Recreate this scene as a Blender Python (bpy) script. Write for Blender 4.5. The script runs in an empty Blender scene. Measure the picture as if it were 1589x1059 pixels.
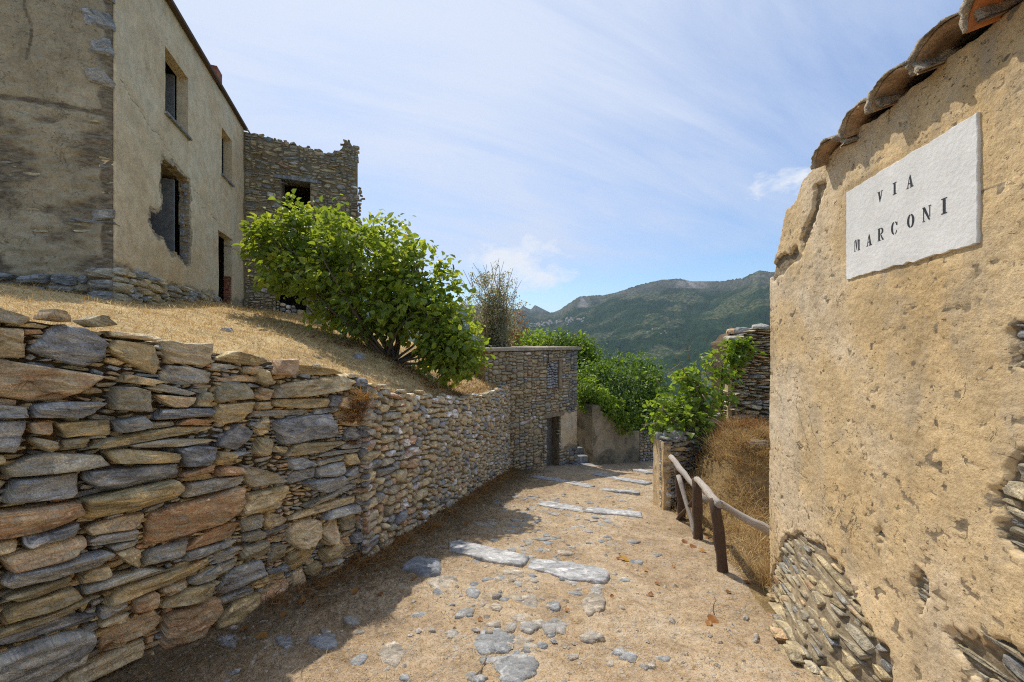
import bpy, math, random
import numpy as np

# ------------------------------------------------------------------ camera, light, exposure
scene = bpy.context.scene
COL = scene.collection
R = math.radians
cam_data = bpy.data.cameras.new("camera")
cam_data.sensor_width = 36.0
cam_data.lens = 580.0 / 1589.0 * 36.0
cam_data.clip_start = 0.05
cam_data.clip_end = 40000.0
camera = bpy.data.objects.new("camera", cam_data)
camera.location = (0, 0, 1.6)
camera.rotation_euler = (R(90), 0, 0)
COL.objects.link(camera)
scene.camera = camera

SUN_AZ = R(-28.0)       # from +Y towards -X
SUN_EL = R(56.0)
SUN_DIR = np.array([math.sin(SUN_AZ) * math.cos(SUN_EL), math.cos(SUN_AZ) * math.cos(SUN_EL), math.sin(SUN_EL)])
sun_data = bpy.data.lights.new("sun", 'SUN')
sun_data.energy = 3.1
sun_data.angle = R(0.6)
sun_data.color = (1.0, 0.93, 0.82)
sun = bpy.data.objects.new("sun", sun_data)
sun.rotation_euler = (R(90) - SUN_EL, 0, math.atan2(SUN_DIR[0], -SUN_DIR[1]))
COL.objects.link(sun)

vs_ = scene.view_settings
vs_.view_transform = 'Standard'
vs_.look = 'None'
vs_.gamma = 1.0
vs_.use_curve_mapping = False
vs_.exposure = 0.36
scene.render.engine = 'CYCLES'
scene.cycles.max_bounces = 6
scene.cycles.diffuse_bounces = 3
scene.cycles.glossy_bounces = 2
scene.cycles.transmission_bounces = 3
scene.cycles.transparent_max_bounces = 6
scene.cycles.volume_bounces = 0
scene.cycles.use_denoising = False
scene.cycles.filter_width = 1.1


class NT:
    """small wrapper for building node trees"""
    def __init__(s, tree):
        s.t = tree
    def n(s, typ, **kw):
        nd = s.t.nodes.new(typ)
        for k, v in kw.items():
            setattr(nd, k, v)
        return nd
    def link(s, a, b):
        s.t.links.new(a, b)
    def put(s, sock, v):
        if isinstance(v, bpy.types.NodeSocket):
            s.link(v, sock)
        elif v is not None:
            try:
                sock.default_value = v
            except Exception:
                sock.default_value = (v[0], v[1], v[2], 1.0) if len(v) == 3 else v[:3]
    def math(s, op, a, b=None, clamp=False):
        nd = s.n('ShaderNodeMath', operation=op, use_clamp=clamp)
        s.put(nd.inputs[0], a)
        if b is not None:
            s.put(nd.inputs[1], b)
        return nd.outputs[0]
    def vmath(s, op, a, b=None, out=0):
        nd = s.n('ShaderNodeVectorMath', operation=op)
        s.put(nd.inputs[0], a)
        if b is not None:
            s.put(nd.inputs[1], b)
        return nd.outputs[out]
    def noise(s, vec, scale, detail=4, rough=0.55, dist=0.0, color=False):
        nd = s.n('ShaderNodeTexNoise')
        s.put(nd.inputs['Vector'], vec)
        nd.inputs['Scale'].default_value = scale
        nd.inputs['Detail'].default_value = detail
        nd.inputs['Roughness'].default_value = rough
        nd.inputs['Distortion'].default_value = dist
        return nd.outputs['Color' if color else 'Fac']
    def voronoi(s, vec, scale, feature='F1', out='Distance', rnd=1.0):
        nd = s.n('ShaderNodeTexVoronoi', feature=feature)
        s.put(nd.inputs['Vector'], vec)
        nd.inputs['Scale'].default_value = scale
        nd.inputs['Randomness'].default_value = rnd
        return nd.outputs[out]
    def ramp(s, fac, stops, interp='LINEAR'):
        nd = s.n('ShaderNodeValToRGB')
        nd.color_ramp.interpolation = interp
        el = nd.color_ramp.elements
        while len(el) < len(stops):
            el.new(0.5)
        for e, (p, c) in zip(el, stops):
            e.position = p
            e.color = (c, c, c, 1) if isinstance(c, (int, float)) else (c[0], c[1], c[2], 1)
        s.put(nd.inputs[0], fac)
        return nd.outputs[0]
    def mix(s, fac, a, b, blend='MIX'):
        nd = s.n('ShaderNodeMix', data_type='RGBA', blend_type=blend)
        s.put(nd.inputs[0], fac)
        s.put(nd.inputs[6], a)
        s.put(nd.inputs[7], b)
        return nd.outputs[2]
    def attr(s, name, out='Fac'):
        return s.n('ShaderNodeAttribute', attribute_name=name).outputs[out]
    def pos(s):
        return s.n('ShaderNodeNewGeometry').outputs['Position']
    def scale(s, vec, sc):
        return s.vmath('MULTIPLY', vec, sc)
    def bump(s, h, strength=0.5, dist=0.02, normal=None):
        nd = s.n('ShaderNodeBump')
        nd.inputs['Strength'].default_value = strength
        nd.inputs['Distance'].default_value = dist
        s.put(nd.inputs['Height'], h)
        if normal is not None:
            s.link(normal, nd.inputs['Normal'])
        return nd.outputs[0]
    def maprange(s, v, a, b, c=0.0, d=1.0):
        nd = s.n('ShaderNodeMapRange')
        s.put(nd.inputs[0], v)
        for i, q in enumerate((a, b, c, d)):
            nd.inputs[i + 1].default_value = q
        return nd.outputs[0]


# ------------------------------------------------------------------ sky
world = bpy.data.worlds.new("World")
scene.world = world
world.use_nodes = True
w = NT(world.node_tree)
for nd in list(world.node_tree.nodes):
    world.node_tree.nodes.remove(nd)
sky = w.n('ShaderNodeTexSky', sky_type='NISHITA')
sky.sun_disc = False
sky.sun_elevation = SUN_EL
sky.sun_rotation = SUN_AZ
sky.altitude = 300.0
sky.air_density = 1.2
sky.dust_density = 0.6
sky.ozone_density = 2.2
tc = w.n('ShaderNodeTexCoord').outputs['Generated']
sep = w.n('ShaderNodeSeparateXYZ')
w.link(tc, sep.inputs[0])
zc = w.math('MAXIMUM', sep.outputs[2], 0.0)
den = w.math('ADD', zc, 0.22)
comb = w.n('ShaderNodeCombineXYZ')
w.link(w.math('DIVIDE', sep.outputs[0], den), comb.inputs[0])
w.link(w.math('DIVIDE', sep.outputs[1], den), comb.inputs[1])
P2 = comb.outputs[0]
# long streaks of cirrus, lying across the lane
rot = w.n('ShaderNodeVectorRotate', rotation_type='Z_AXIS')
w.link(P2, rot.inputs['Vector'])
rot.inputs['Angle'].default_value = R(-24)
stre = w.scale(rot.outputs[0], (0.45, 2.2, 1.0))
n1 = w.noise(stre, 1.5, 9, 0.62, 0.7)
n2 = w.noise(P2, 0.7, 4, 0.5, 0.3)
n3 = w.noise(w.scale(rot.outputs[0], (1.2, 9.0, 1.0)), 2.2, 8, 0.65, 0.4)
veil = w.math('ADD', w.math('MULTIPLY', n1, 0.62), w.math('ADD', w.math('MULTIPLY', n2, 0.55), w.math('MULTIPLY', n3, 0.12)))
# thin cloud scatters forward: denser-looking round the sun
sd = w.vmath('DOT_PRODUCT', tc, tuple(SUN_DIR), out=1)
fwd = w.maprange(sd, 0.1, 1.0, -0.12, 0.28)
veil = w.math('ADD', veil, fwd)
# a clearer belt low down
low = w.maprange(zc, 0.10, 0.22, -0.34, 0.0)
veil = w.math('ADD', veil, low)
cover = w.maprange(veil, 0.48, 0.90, 0.0, 0.92)
def puff(az, el, r, thr, sc):
    d = (math.sin(R(az)) * math.cos(R(el)), math.cos(R(az)) * math.cos(R(el)), math.sin(R(el)))
    q = w.vmath('SUBTRACT', tc, d)
    q = w.scale(q, (1.0, 1.0, 1.9))
    ln = w.vmath('LENGTH', q, out=1)
    nz = w.noise(w.scale(tc, (1, 1, 1.5)), sc, 8, 0.62, 0.3)
    v = w.math('SUBTRACT', w.math('ADD', nz, 0.0), w.math('MULTIPLY', ln, 1.0 / r))
    return w.maprange(v, thr, thr + 0.28, 0.0, 0.85)
pf = w.math('MAXIMUM', puff(-0.5, 11.3, 0.36, 0.13, 16.0), puff(5.2, 9.6, 0.22, 0.18, 20.0))
pf = w.math('MAXIMUM', pf, puff(36.6, 19.0, 0.20, 0.22, 22.0))
grad = w.maprange(sd, 0.2, 1.0, 0.0, 1.0)
ccol = w.mix(grad, (3.45, 4.15, 5.6), (4.75, 5.2, 6.1))
skyc = w.mix(1.0, sky.outputs[0], (0.76, 0.86, 0.98), 'MULTIPLY')
c1 = w.mix(cover, skyc, ccol)
c2 = w.mix(pf, c1, (5.6, 5.8, 6.1))
bg = w.n('ShaderNodeBackground')
bg.inputs['Strength'].default_value = 0.125
w.link(c2, bg.inputs['Color'])
w.link(bg.outputs[0], w.n('ShaderNodeOutputWorld').inputs['Surface'])

# ------------------------------------------------------------------ helpers
def at(px, py, Y):
    """the point of the place seen at a pixel of the photograph, Y metres ahead"""
    return np.array([(px - 794.5) / 580.0 * Y, Y, 1.6 + (529.5 - py) / 580.0 * Y])

def on_path(px, py):
    Y = 1.6 / ((py - 529.5) / 580.0 - 0.2)
    return np.array([(px - 794.5) / 580.0 * Y, Y, -0.2 * Y])

def _hash(ix, iy, iz, seed):
    h = (ix * 374761393 + iy * 668265263 + iz * 2147483647 + seed * 974711) & 0xFFFFFFFF
    h = ((h ^ (h >> 13)) * 1274126177) & 0xFFFFFFFF
    h = ((h ^ (h >> 16)) * 2246822519) & 0xFFFFFFFF
    h = h ^ (h >> 15)
    return (h & 0xFFFFFF) / float(0xFFFFFF)

def vnoise(x, y, z=0.0, seed=0):
    x, y, z = np.broadcast_arrays(np.asarray(x, float), np.asarray(y, float), np.asarray(z, float))
    ix, iy, iz = np.floor(x), np.floor(y), np.floor(z)
    fx, fy, fz = x - ix, y - iy, z - iz
    ix, iy, iz = ix.astype(np.int64), iy.astype(np.int64), iz.astype(np.int64)
    fx = fx * fx * (3 - 2 * fx); fy = fy * fy * (3 - 2 * fy); fz = fz * fz * (3 - 2 * fz)
    def c(a, b, d):
        return _hash(ix + a, iy + b, iz + d, seed)
    x00 = c(0, 0, 0) * (1 - fx) + c(1, 0, 0) * fx
    x10 = c(0, 1, 0) * (1 - fx) + c(1, 1, 0) * fx
    y0 = x00 * (1 - fy) + x10 * fy
    if np.any(fz):
        x01 = c(0, 0, 1) * (1 - fx) + c(1, 0, 1) * fx
        x11 = c(0, 1, 1) * (1 - fx) + c(1, 1, 1) * fx
        y1 = x01 * (1 - fy) + x11 * fy
        y0 = y0 * (1 - fz) + y1 * fz
    return y0 * 2 - 1

def fbm(x, y, z=0.0, oct=4, seed=0, gain=0.5, lac=2.03):
    s = 0.0; a = 1.0; t = 0.0
    for i in range(oct):
        s = s + a * vnoise(np.asarray(x) * lac ** i, np.asarray(y) * lac ** i, np.asarray(z) * lac ** i, seed + i * 17)
        t += a; a *= gain
    return s / t

def sstep(a, b, x):
    t = np.clip((np.asarray(x, float) - a) / (b - a), 0, 1)
    return t * t * (3 - 2 * t)

def new_mesh(name, verts, faces, attrs=None, smooth=False):
    """faces: list of index arrays of the same arity each (k x 3 or k x 4)"""
    me = bpy.data.meshes.new(name)
    verts = np.asarray(verts, np.float32)
    if isinstance(faces, list) and isinstance(faces[0], tuple):
        faces = np.array(faces)
    groups = [np.asarray(f, np.int32) for f in (faces if isinstance(faces, list) else [faces]) if len(f)]
    me.vertices.add(len(verts))
    me.vertices.foreach_set('co', verts.ravel())
    loops = np.concatenate([g.ravel() for g in groups])
    tot = np.concatenate([np.full(len(g), g.shape[1], np.int32) for g in groups])
    start = np.concatenate([[0], np.cumsum(tot)[:-1]]).astype(np.int32)
    me.loops.add(len(loops))
    me.loops.foreach_set('vertex_index', loops)
    me.polygons.add(len(tot))
    me.polygons.foreach_set('loop_start', start)
    me.polygons.foreach_set('loop_total', tot)
    me.polygons.foreach_set('use_smooth', np.full(len(tot), bool(smooth)))
    for k, v in (attrs or {}).items():
        v = np.asarray(v, np.float32)
        if v.ndim == 1:
            me.attributes.new(k, 'FLOAT', 'POINT').data.foreach_set('value', v)
        else:
            me.attributes.new(k, 'FLOAT_VECTOR', 'POINT').data.foreach_set('vector', v.ravel())
    me.update(calc_edges=True)
    me.validate()
    return me

def link(name, me, mat=None, parent=None, loc=(0, 0, 0), kind=None):
    o = bpy.data.objects.new(name, me)
    if mat is not None and me is not None and not me.materials:
        me.materials.append(mat)
    COL.objects.link(o)
    if parent is not None:
        o.parent = parent
    o.location = loc
    if kind:
        o['kind'] = kind
    return o

def thing(name, loc, label, cat, group=None):
    o = bpy.data.objects.new(name, None)
    o.empty_display_size = 0.2
    COL.objects.link(o)
    o.location = [float(c) for c in loc]
    tag(o, label, cat, group)
    return o

def tag(o, label, cat, group=None):
    o['label'] = label
    o['category'] = cat
    if group:
        o['group'] = group
    return o

def part(root, name, verts, faces, mat, attrs=None, smooth=False, kind=None, parent=None):
    """a part given in world coordinates; its origin goes to its own centre"""
    v = np.asarray(verts, float)
    c = (v.min(0) + v.max(0)) / 2
    base = np.array(root.location)
    par = root
    if parent is not None:
        base = base + np.array(parent.location); par = parent
    me = new_mesh(name, v - c, faces, attrs, smooth)
    return link(name, me, mat, par, tuple(c - base), kind)

class Geo:
    """collects pieces into one mesh"""
    def __init__(s):
        s.v = []; s.f3 = []; s.f4 = []; s.a = {}; s.n = 0
    def add(s, v, f3=None, f4=None, **attrs):
        v = np.asarray(v, float)
        if f3 is not None and len(f3): s.f3.append(np.asarray(f3, int) + s.n)
        if f4 is not None and len(f4): s.f4.append(np.asarray(f4, int) + s.n)
        for k, x in attrs.items():
            x = np.asarray(x, float)
            if x.ndim == 0:
                x = np.full(len(v), float(x))
            s.a.setdefault(k, []).append(x)
        s.v.append(v); s.n += len(v)
        return s
    def get(s):
        f = []
        if s.f3: f.append(np.concatenate(s.f3))
        if s.f4: f.append(np.concatenate(s.f4))
        return np.concatenate(s.v), f, {k: np.concatenate(x) for k, x in s.a.items()}
    def part(s, root, name, mat, smooth=False, kind=None, parent=None):
        v, f, a = s.get()
        return part(root, name, v, f, mat, a, smooth, kind, parent)

def tube(pts, rad, n=7, cap=True, jitter=0.0, seed=0):
    pts = np.asarray(pts, float); k = len(pts)
    rad = np.broadcast_to(np.asarray(rad, float), (k,))
    rng = np.random.default_rng(seed)
    T = np.gradient(pts, axis=0)
    T /= np.linalg.norm(T, axis=1)[:, None] + 1e-9
    ref = np.array([0.0, 0, 1]) if abs(T[0][2]) < 0.9 else np.array([1.0, 0, 0])
    V = []
    for i in range(k):
        a = np.cross(T[i], ref); a /= np.linalg.norm(a) + 1e-9
        b = np.cross(T[i], a)
        th = np.arange(n) / n * 2 * math.pi
        r = rad[i] * (1 + jitter * rng.uniform(-1, 1, n))
        V.append(pts[i] + (np.cos(th) * r)[:, None] * a + (np.sin(th) * r)[:, None] * b)
    V = np.concatenate(V)
    j = np.arange(n); q = []
    for i in range(k - 1):
        q.append(np.stack([i * n + j, i * n + (j + 1) % n, (i + 1) * n + (j + 1) % n, (i + 1) * n + j], 1))
    f4 = np.concatenate(q); f3 = []
    if cap:
        V = np.concatenate([V, pts[:1], pts[-1:]])
        a, b = len(V) - 2, len(V) - 1
        f3 = np.concatenate([np.stack([(j + 1) % n, j, np.full(n, a)], 1), np.stack([(k - 1) * n + j, (k - 1) * n + (j + 1) % n, np.full(n, b)], 1)])
    return V, f3, f4

def box_pts(c, dx, dy, dz, ax=None, ay=None):
    """box centred at c; ax, ay horizontal unit axes"""
    ax = np.array([1.0, 0, 0]) if ax is None else np.array([ax[0], ax[1], 0.0])
    ay = np.array([-ax[1], ax[0], 0.0]) if ay is None else np.array([ay[0], ay[1], 0.0])
    V = []
    for k in (-1, 1):
        for i, j in ((-1, -1), (1, -1), (1, 1), (-1, 1)):
            V.append(np.array(c, float) + ax * i * dx / 2 + ay * j * dy / 2 + np.array([0, 0, k * dz / 2]))
    F = [(0, 3, 2, 1), (4, 5, 6, 7), (0, 1, 5, 4), (1, 2, 6, 5), (2, 3, 7, 6), (3, 0, 4, 7)]
    return np.array(V), np.array(F)

def grid_faces(nu, nv):
    i, j = np.meshgrid(np.arange(nu - 1), np.arange(nv - 1), indexing='ij')
    a = (i * nv + j).ravel()
    return np.stack([a, a + nv, a + nv + 1, a + 1], 1)

# ------------------------------------------------------------------ materials
def material(name):
    m = bpy.data.materials.new(name)
    m.use_nodes = True
    t = NT(m.node_tree)
    b = m.node_tree.nodes['Principled BSDF']
    b.inputs['Roughness'].default_value = 0.9
    b.inputs['Specular IOR Level'].default_value = 0.25
    return m, t, b

def stone_material(name, stops, gain=1.0, lichen=0.35, bumps=0.6, grain_scale=(4.6, 20, 1)):
    m, t, b = material(name)
    suv = t.attr('suv', 'Vector')
    tone = t.attr('tone')
    folia = t.noise(t.scale(suv, grain_scale), 1.0, 9, 0.7, 1.3)
    facet = t.voronoi(t.vmath('ADD', t.scale(suv, (7, 13, 1)), t.vmath('MULTIPLY', t.noise(suv, 9.0, 3, 0.6, color=True), (1.2, 1.2, 0))), 1.0, out='Color')
    fs = t.n('ShaderNodeSeparateColor'); t.link(facet, fs.inputs[0]); facet = fs.outputs[0]
    blotch = t.noise(t.scale(suv, (9, 16, 1)), 1.0, 5, 0.6, 0.4)
    grain = t.noise(suv, 130.0, 3, 0.6)
    tv = t.math('ADD', tone, t.math('MULTIPLY', t.math('SUBTRACT', blotch, 0.5), 0.5))
    tv = t.math('ADD', tv, t.math('MULTIPLY', t.math('SUBTRACT', folia, 0.5), 0.34))
    col = t.ramp(tv, stops)
    val = t.math('MULTIPLY', t.math('MULTIPLY', t.maprange(facet, 0.0, 1.0, 0.78, 1.22), t.ramp(folia, [(0.32, 0.42), (0.45, 0.88), (0.55, 1.1), (0.68, 1.75)])), t.ramp(grain, [(0.25, 0.6), (0.75, 1.4)]))
    col = t.mix(1.0, col, t.mix(1.0, val, (gain, gain, gain), 'MULTIPLY'), 'MULTIPLY')
    li = t.noise(t.scale(suv, (14, 24, 1)), 1.0, 7, 0.7, 0.8)
    col = t.mix(t.math('MULTIPLY', t.ramp(li, [(0.54, 0.0), (0.63, 1.0)]), lichen), col, (0.55, 0.50, 0.38))
    dk = t.noise(t.scale(suv, (7, 19, 1)), 1.3, 5, 0.7, 0.5)
    col = t.mix(t.ramp(dk, [(0.60, 0.0), (0.72, 0.6)]), col, (0.055, 0.05, 0.045))
    t.link(col, b.inputs['Base Color'])
    h = t.math('ADD', t.math('MULTIPLY', facet, 0.25), t.math('ADD', t.math('MULTIPLY', folia, 0.6), t.math('ADD', t.math('MULTIPLY', blotch, 0.5), t.math('MULTIPLY', grain, 0.12))))
    t.link(t.bump(h, bumps, 0.05), b.inputs['Normal'])
    b.inputs['Roughness'].default_value = 0.8
    return m

SCHIST = [(0.0, (0.19, 0.19, 0.185)), (0.14, (0.31, 0.31, 0.295)), (0.30, (0.37, 0.345, 0.275)), (0.45, (0.33, 0.275, 0.155)), (0.60, (0.44, 0.33, 0.16)),
          (0.80, (0.54, 0.43, 0.26)), (0.97, (0.42, 0.235, 0.115)), (1.0, (0.55, 0.40, 0.26))]
GREYER = [(0.0, (0.17, 0.17, 0.165)), (0.18, (0.25, 0.245, 0.23)), (0.36, (0.31, 0.275, 0.205)), (0.58, (0.37, 0.30, 0.18)), (0.78, (0.42, 0.33, 0.19)), (0.9, (0.36, 0.21, 0.12)), (1.0, (0.55, 0.53, 0.49))]
M_SCHIST = stone_material("schist_stone", SCHIST, 1.4, 0.6, 0.9)
M_BARESCHIST = stone_material("exposed_schist", GREYER, 1.25, 0.6, 0.8)
M_RUBBLE = stone_material("rubble_stone", GREYER, 1.65, 0.45, 0.6)
M_DARKRUBBLE = stone_material("dark_rubble_stone", GREYER, 1.25, 0.45, 0.6)
M_SLAB = stone_material("pale_slab_stone", [(0, (0.40, 0.41, 0.42)), (0.5, (0.53, 0.53, 0.525)), (1, (0.62, 0.60, 0.565))], 0.74, 0.25, 0.4, (9, 12, 1))
M_PATHSTONE = stone_material("path_stone", [(0, (0.24, 0.26, 0.28)), (0.4, (0.34, 0.34, 0.33)), (0.7, (0.40, 0.34, 0.26)), (1, (0.46, 0.42, 0.36))], 0.95, 0.3, 0.5, (9, 13, 1))

def mortar_material(name, c1, c2, c3, sc=1.0):
    m, t, b = material(name)
    p = t.pos()
    a = t.noise(p, 3.0 * sc, 6, 0.65, 0.4)
    g = t.noise(p, 40.0 * sc, 5, 0.65)
    col = t.ramp(t.math('ADD', t.math('MULTIPLY', a, 0.75), t.math('MULTIPLY', g, 0.25)), [(0.32, c1), (0.5, c2), (0.66, c3)])
    t.link(col, b.inputs['Base Color'])
    t.link(t.bump(t.math('ADD', g, t.math('MULTIPLY', a, 0.7)), 0.8, 0.03), b.inputs['Normal'])
    return m
M_EARTH = mortar_material("packed_earth", (0.08, 0.055, 0.033), (0.16, 0.115, 0.065), (0.25, 0.18, 0.10))
M_MORTAR = mortar_material("old_mortar", (0.16, 0.12, 0.075), (0.27, 0.205, 0.125), (0.40, 0.31, 0.19))

def plaster_material(name, base, light, dark, bare, fine=1.0, pits=0.5, stain=(0.16, 0.13, 0.09), bump=0.5, grey=0.25):
    """base/light/dark plaster tones, 'bare' for the mortar that shows where the plaster is gone (attribute wear)"""
    m, t, b = material(name)
    p = t.pos()
    big = t.noise(p, 0.9, 5, 0.6, 0.5)
    mid = t.noise(p, 5.0, 6, 0.65, 0.3)
    fin = t.noise(p, 55.0 * fine, 5, 0.7)
    col = t.ramp(big, [(0.30, dark), (0.47, base), (0.66, light)])
    col = t.mix(1.0, col, t.ramp(mid, [(0.25, 0.72), (0.55, 1.0), (0.8, 1.2)]), 'MULTIPLY')
    col = t.mix(1.0, col, t.ramp(fin, [(0.25, 0.72), (0.5, 1.0), (0.75, 1.2)]), 'MULTIPLY')
    st = t.noise(t.scale(p, (2.2, 2.2, 0.5)), 1.6, 6, 0.7, 0.3)
    col = t.mix(t.ramp(st, [(0.55, 0.0), (0.75, 0.5)]), col, stain)
    pit = t.noise(p, 15.0 * fine, 5, 0.72, 0.6)
    pitm = t.ramp(pit, [(0.64, 0.0), (0.70, 1.0)])
    col = t.mix(t.math('MULTIPLY', pitm, pits), col, (0.10, 0.075, 0.05))
    # old hairline cracks, grey weather stains and crisp little pits
    ck = t.noise(p, 1.7, 7, 0.62, 0.6)
    ckm = t.math('MULTIPLY', t.ramp(t.math('ABSOLUTE', t.math('SUBTRACT', ck, 0.5)), [(0.0022, 1.0), (0.005, 0.0)]), t.ramp(t.noise(p, 1.3, 3, 0.5), [(0.50, 0.0), (0.56, 1.0)]))
    gs = t.noise(t.scale(p, (3.0, 3.0, 1.1)), 1.5, 7, 0.68, 0.5)
    col = t.mix(t.math('MULTIPLY', t.ramp(gs, [(0.52, 0.0), (0.66, 1.0)]), grey), col, (0.40, 0.36, 0.29))
    p2 = t.noise(t.scale(p, (1, 1, 1.7)), 34.0 * fine, 4, 0.75, 0.4)
    p2m = t.math('MULTIPLY', t.ramp(p2, [(0.60, 0.0), (0.64, 1.0)]), t.ramp(t.noise(p, 2.4, 5, 0.65), [(0.44, 0.0), (0.58, 1.0)]))
    col = t.mix(t.math('MULTIPLY', t.math('MAXIMUM', p2m, ckm), min(1.0, pits * 1.1)), col, (0.13, 0.095, 0.06))
    wear = t.attr('wear')
    wf = t.math('ADD', wear, t.math('MULTIPLY', t.math('SUBTRACT', mid, 0.5), 0.5))
    wf = t.ramp(wf, [(0.42, 0.0), (0.58, 1.0)])
    bn = t.ramp(t.noise(t.scale(p, (9, 9, 26)), 1.0, 6, 0.65, 0.5), [(0.3, tuple(c * 0.4 for c in bare)), (0.5, bare), (0.7, tuple(min(1, c * 1.7) for c in bare))])
    col = t.mix(wf, col, bn)
    t.link(col, b.inputs['Base Color'])
    h = t.math('ADD', t.math('MULTIPLY', fin, 0.5), t.math('ADD', t.math('MULTIPLY', mid, 0.8), t.math('ADD', t.math('MULTIPLY', pitm, -0.7), t.math('MULTIPLY', t.math('MAXIMUM', p2m, ckm), -0.8))))
    t.link(t.bump(h, bump, 0.02), b.inputs['Normal'])
    return m
M_OCHRE = plaster_material("ochre_plaster", (0.75, 0.555, 0.305), (0.80, 0.655, 0.46), (0.68, 0.475, 0.23), (0.30, 0.235, 0.15), 1.0, 0.85, (0.36, 0.28, 0.18), 0.6, 0.42)
M_CREAM = plaster_material("cream_plaster", (0.82, 0.625, 0.37), (0.84, 0.69, 0.45), (0.75, 0.55, 0.31), (0.42, 0.33, 0.21), 0.6, 0.2, (0.50, 0.39, 0.24), 0.35, 0.08)
M_GABLE = plaster_material("weathered_gable_plaster", (0.43, 0.34, 0.21), (0.52, 0.42, 0.27), (0.33, 0.255, 0.155), (0.22, 0.17, 0.11), 0.6, 0.6, (0.11, 0.09, 0.06))
M_GREYPL = plaster_material("grey_render", (0.32, 0.30, 0.26), (0.40, 0.38, 0.33), (0.24, 0.21, 0.17), (0.2, 0.17, 0.13), 0.6, 0.5)
M_TANPL = plaster_material("tan_garden_plaster", (0.40, 0.32, 0.20), (0.52, 0.42, 0.28), (0.27, 0.21, 0.13), (0.2, 0.165, 0.11), 0.7, 0.6)

def flat_material(name, c, rough=0.85, var=0.25, sc=8.0, bump=0.3):
    m, t, b = material(name)
    p = t.pos()
    a = t.noise(p, sc, 6, 0.65, 0.3)
    g = t.noise(p, sc * 9, 4, 0.6)
    v = t.math('MULTIPLY', t.ramp(a, [(0.25, 1 - 2 * var), (0.5, 1.0), (0.75, 1 + 2 * var)]), t.ramp(g, [(0.25, 1 - var), (0.75, 1 + var)]))
    t.link(t.mix(1.0, c, v, 'MULTIPLY'), b.inputs['Base Color'])
    t.link(t.bump(t.math('ADD', a, t.math('MULTIPLY', g, 0.4)), bump, 0.02), b.inputs['Normal'])
    b.inputs['Roughness'].default_value = rough
    return m
M_WHITE = flat_material("white_limewash", (0.83, 0.82, 0.785), 0.85, 0.05, 5.0, 0.3)
M_INK = flat_material("faded_black_paint", (0.045, 0.05, 0.06), 0.8, 0.25, 60.0, 0.0)
M_TILE = flat_material("fired_clay", (0.37, 0.25, 0.155), 0.9, 0.35, 7.0, 0.4)
M_TILENEW = flat_material("orange_clay", (0.55, 0.21, 0.075), 0.85, 0.2, 7.0, 0.3)
M_LIMEMORTAR = flat_material("lichened_mortar", (0.44, 0.37, 0.275), 0.95, 0.4, 16.0, 1.0)
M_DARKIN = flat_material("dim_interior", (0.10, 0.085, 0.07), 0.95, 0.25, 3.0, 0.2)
M_IRON = flat_material("rusty_iron", (0.05, 0.035, 0.03), 0.7, 0.3, 20.0, 0.2)
M_SHUTTER = flat_material("grey_wood_shutter", (0.22, 0.22, 0.21), 0.8, 0.2, 12.0, 0.3)
M_CONCRETE = flat_material("concrete_slab", (0.40, 0.34, 0.25), 0.9, 0.25, 6.0, 0.4)
M_LINTEL = flat_material("wood_lintel", (0.30, 0.235, 0.15), 0.85, 0.25, 9.0, 0.5)
M_BRICK = flat_material("red_brick", (0.33, 0.12, 0.07), 0.9, 0.3, 9.0, 0.3)

def wood_material(name, c, c2):
    m, t, b = material(name)
    tcn = t.n('ShaderNodeTexCoord').outputs['Object']
    g = t.noise(t.scale(t.attr('suv', 'Vector'), (5, 95, 1)), 1.0, 8, 0.7, 0.8)
    a = t.noise(tcn, 9.0, 4, 0.6)
    col = t.mix(t.math('MULTIPLY', g, a), c, c2)
    col = t.mix(t.ramp(g, [(0.55, 0.0), (0.7, 0.7)]), col, (0.05, 0.035, 0.025))
    t.link(col, b.inputs['Base Color'])
    t.link(t.bump(g, 0.9, 0.02), b.inputs['Normal'])
    return m
M_RAIL = wood_material("weathered_pale_wood", (0.42, 0.365, 0.305), (0.80, 0.72, 0.62))
M_POST = wood_material("dark_bark_wood", (0.10, 0.065, 0.045), (0.20, 0.14, 0.095))
M_BARK = wood_material("bark", (0.11, 0.085, 0.06), (0.20, 0.155, 0.11))
M_TWIG = wood_material("dry_twig", (0.25, 0.19, 0.13), (0.42, 0.34, 0.24))

def leaf_material(name, stops, trans=0.45, tcol=None, gloss=0.4):
    m, t, b = material(name)
    tone = t.attr('tone')
    col = t.ramp(tone, stops)
    p = t.pos()
    col = t.mix(1.0, col, t.ramp(t.noise(p, 30.0, 3, 0.6), [(0.25, 0.75), (0.75, 1.25)]), 'MULTIPLY')
    t.link(col, b.inputs['Base Color'])
    b.inputs['Roughness'].default_value = 0.42
    b.inputs['Specular IOR Level'].default_value = gloss
    tr = t.n('ShaderNodeBsdfTranslucent')
    t.link(t.mix(1.0, col, tcol or (1.9, 1.75, 0.7), 'MULTIPLY'), tr.inputs['Color'])
    mx = t.n('ShaderNodeMixShader')
    mx.inputs[0].default_value = trans
    t.link(b.outputs[0], mx.inputs[1]); t.link(tr.outputs[0], mx.inputs[2])
    t.link(mx.outputs[0], m.node_tree.nodes['Material Output'].inputs['Surface'])
    return m
M_FIG = leaf_material("mulberry_leaf", [(0.0, (0.10, 0.155, 0.032)), (0.5, (0.21, 0.285, 0.05)), (0.93, (0.34, 0.40, 0.075)), (0.965, (0.45, 0.36, 0.04)), (1.0, (0.5, 0.40, 0.05))], 0.52)
M_VINE = leaf_material("vine_leaf", [(0.0, (0.10, 0.16, 0.025)), (0.6, (0.20, 0.30, 0.045)), (1.0, (0.32, 0.40, 0.07))], 0.5)
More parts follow.
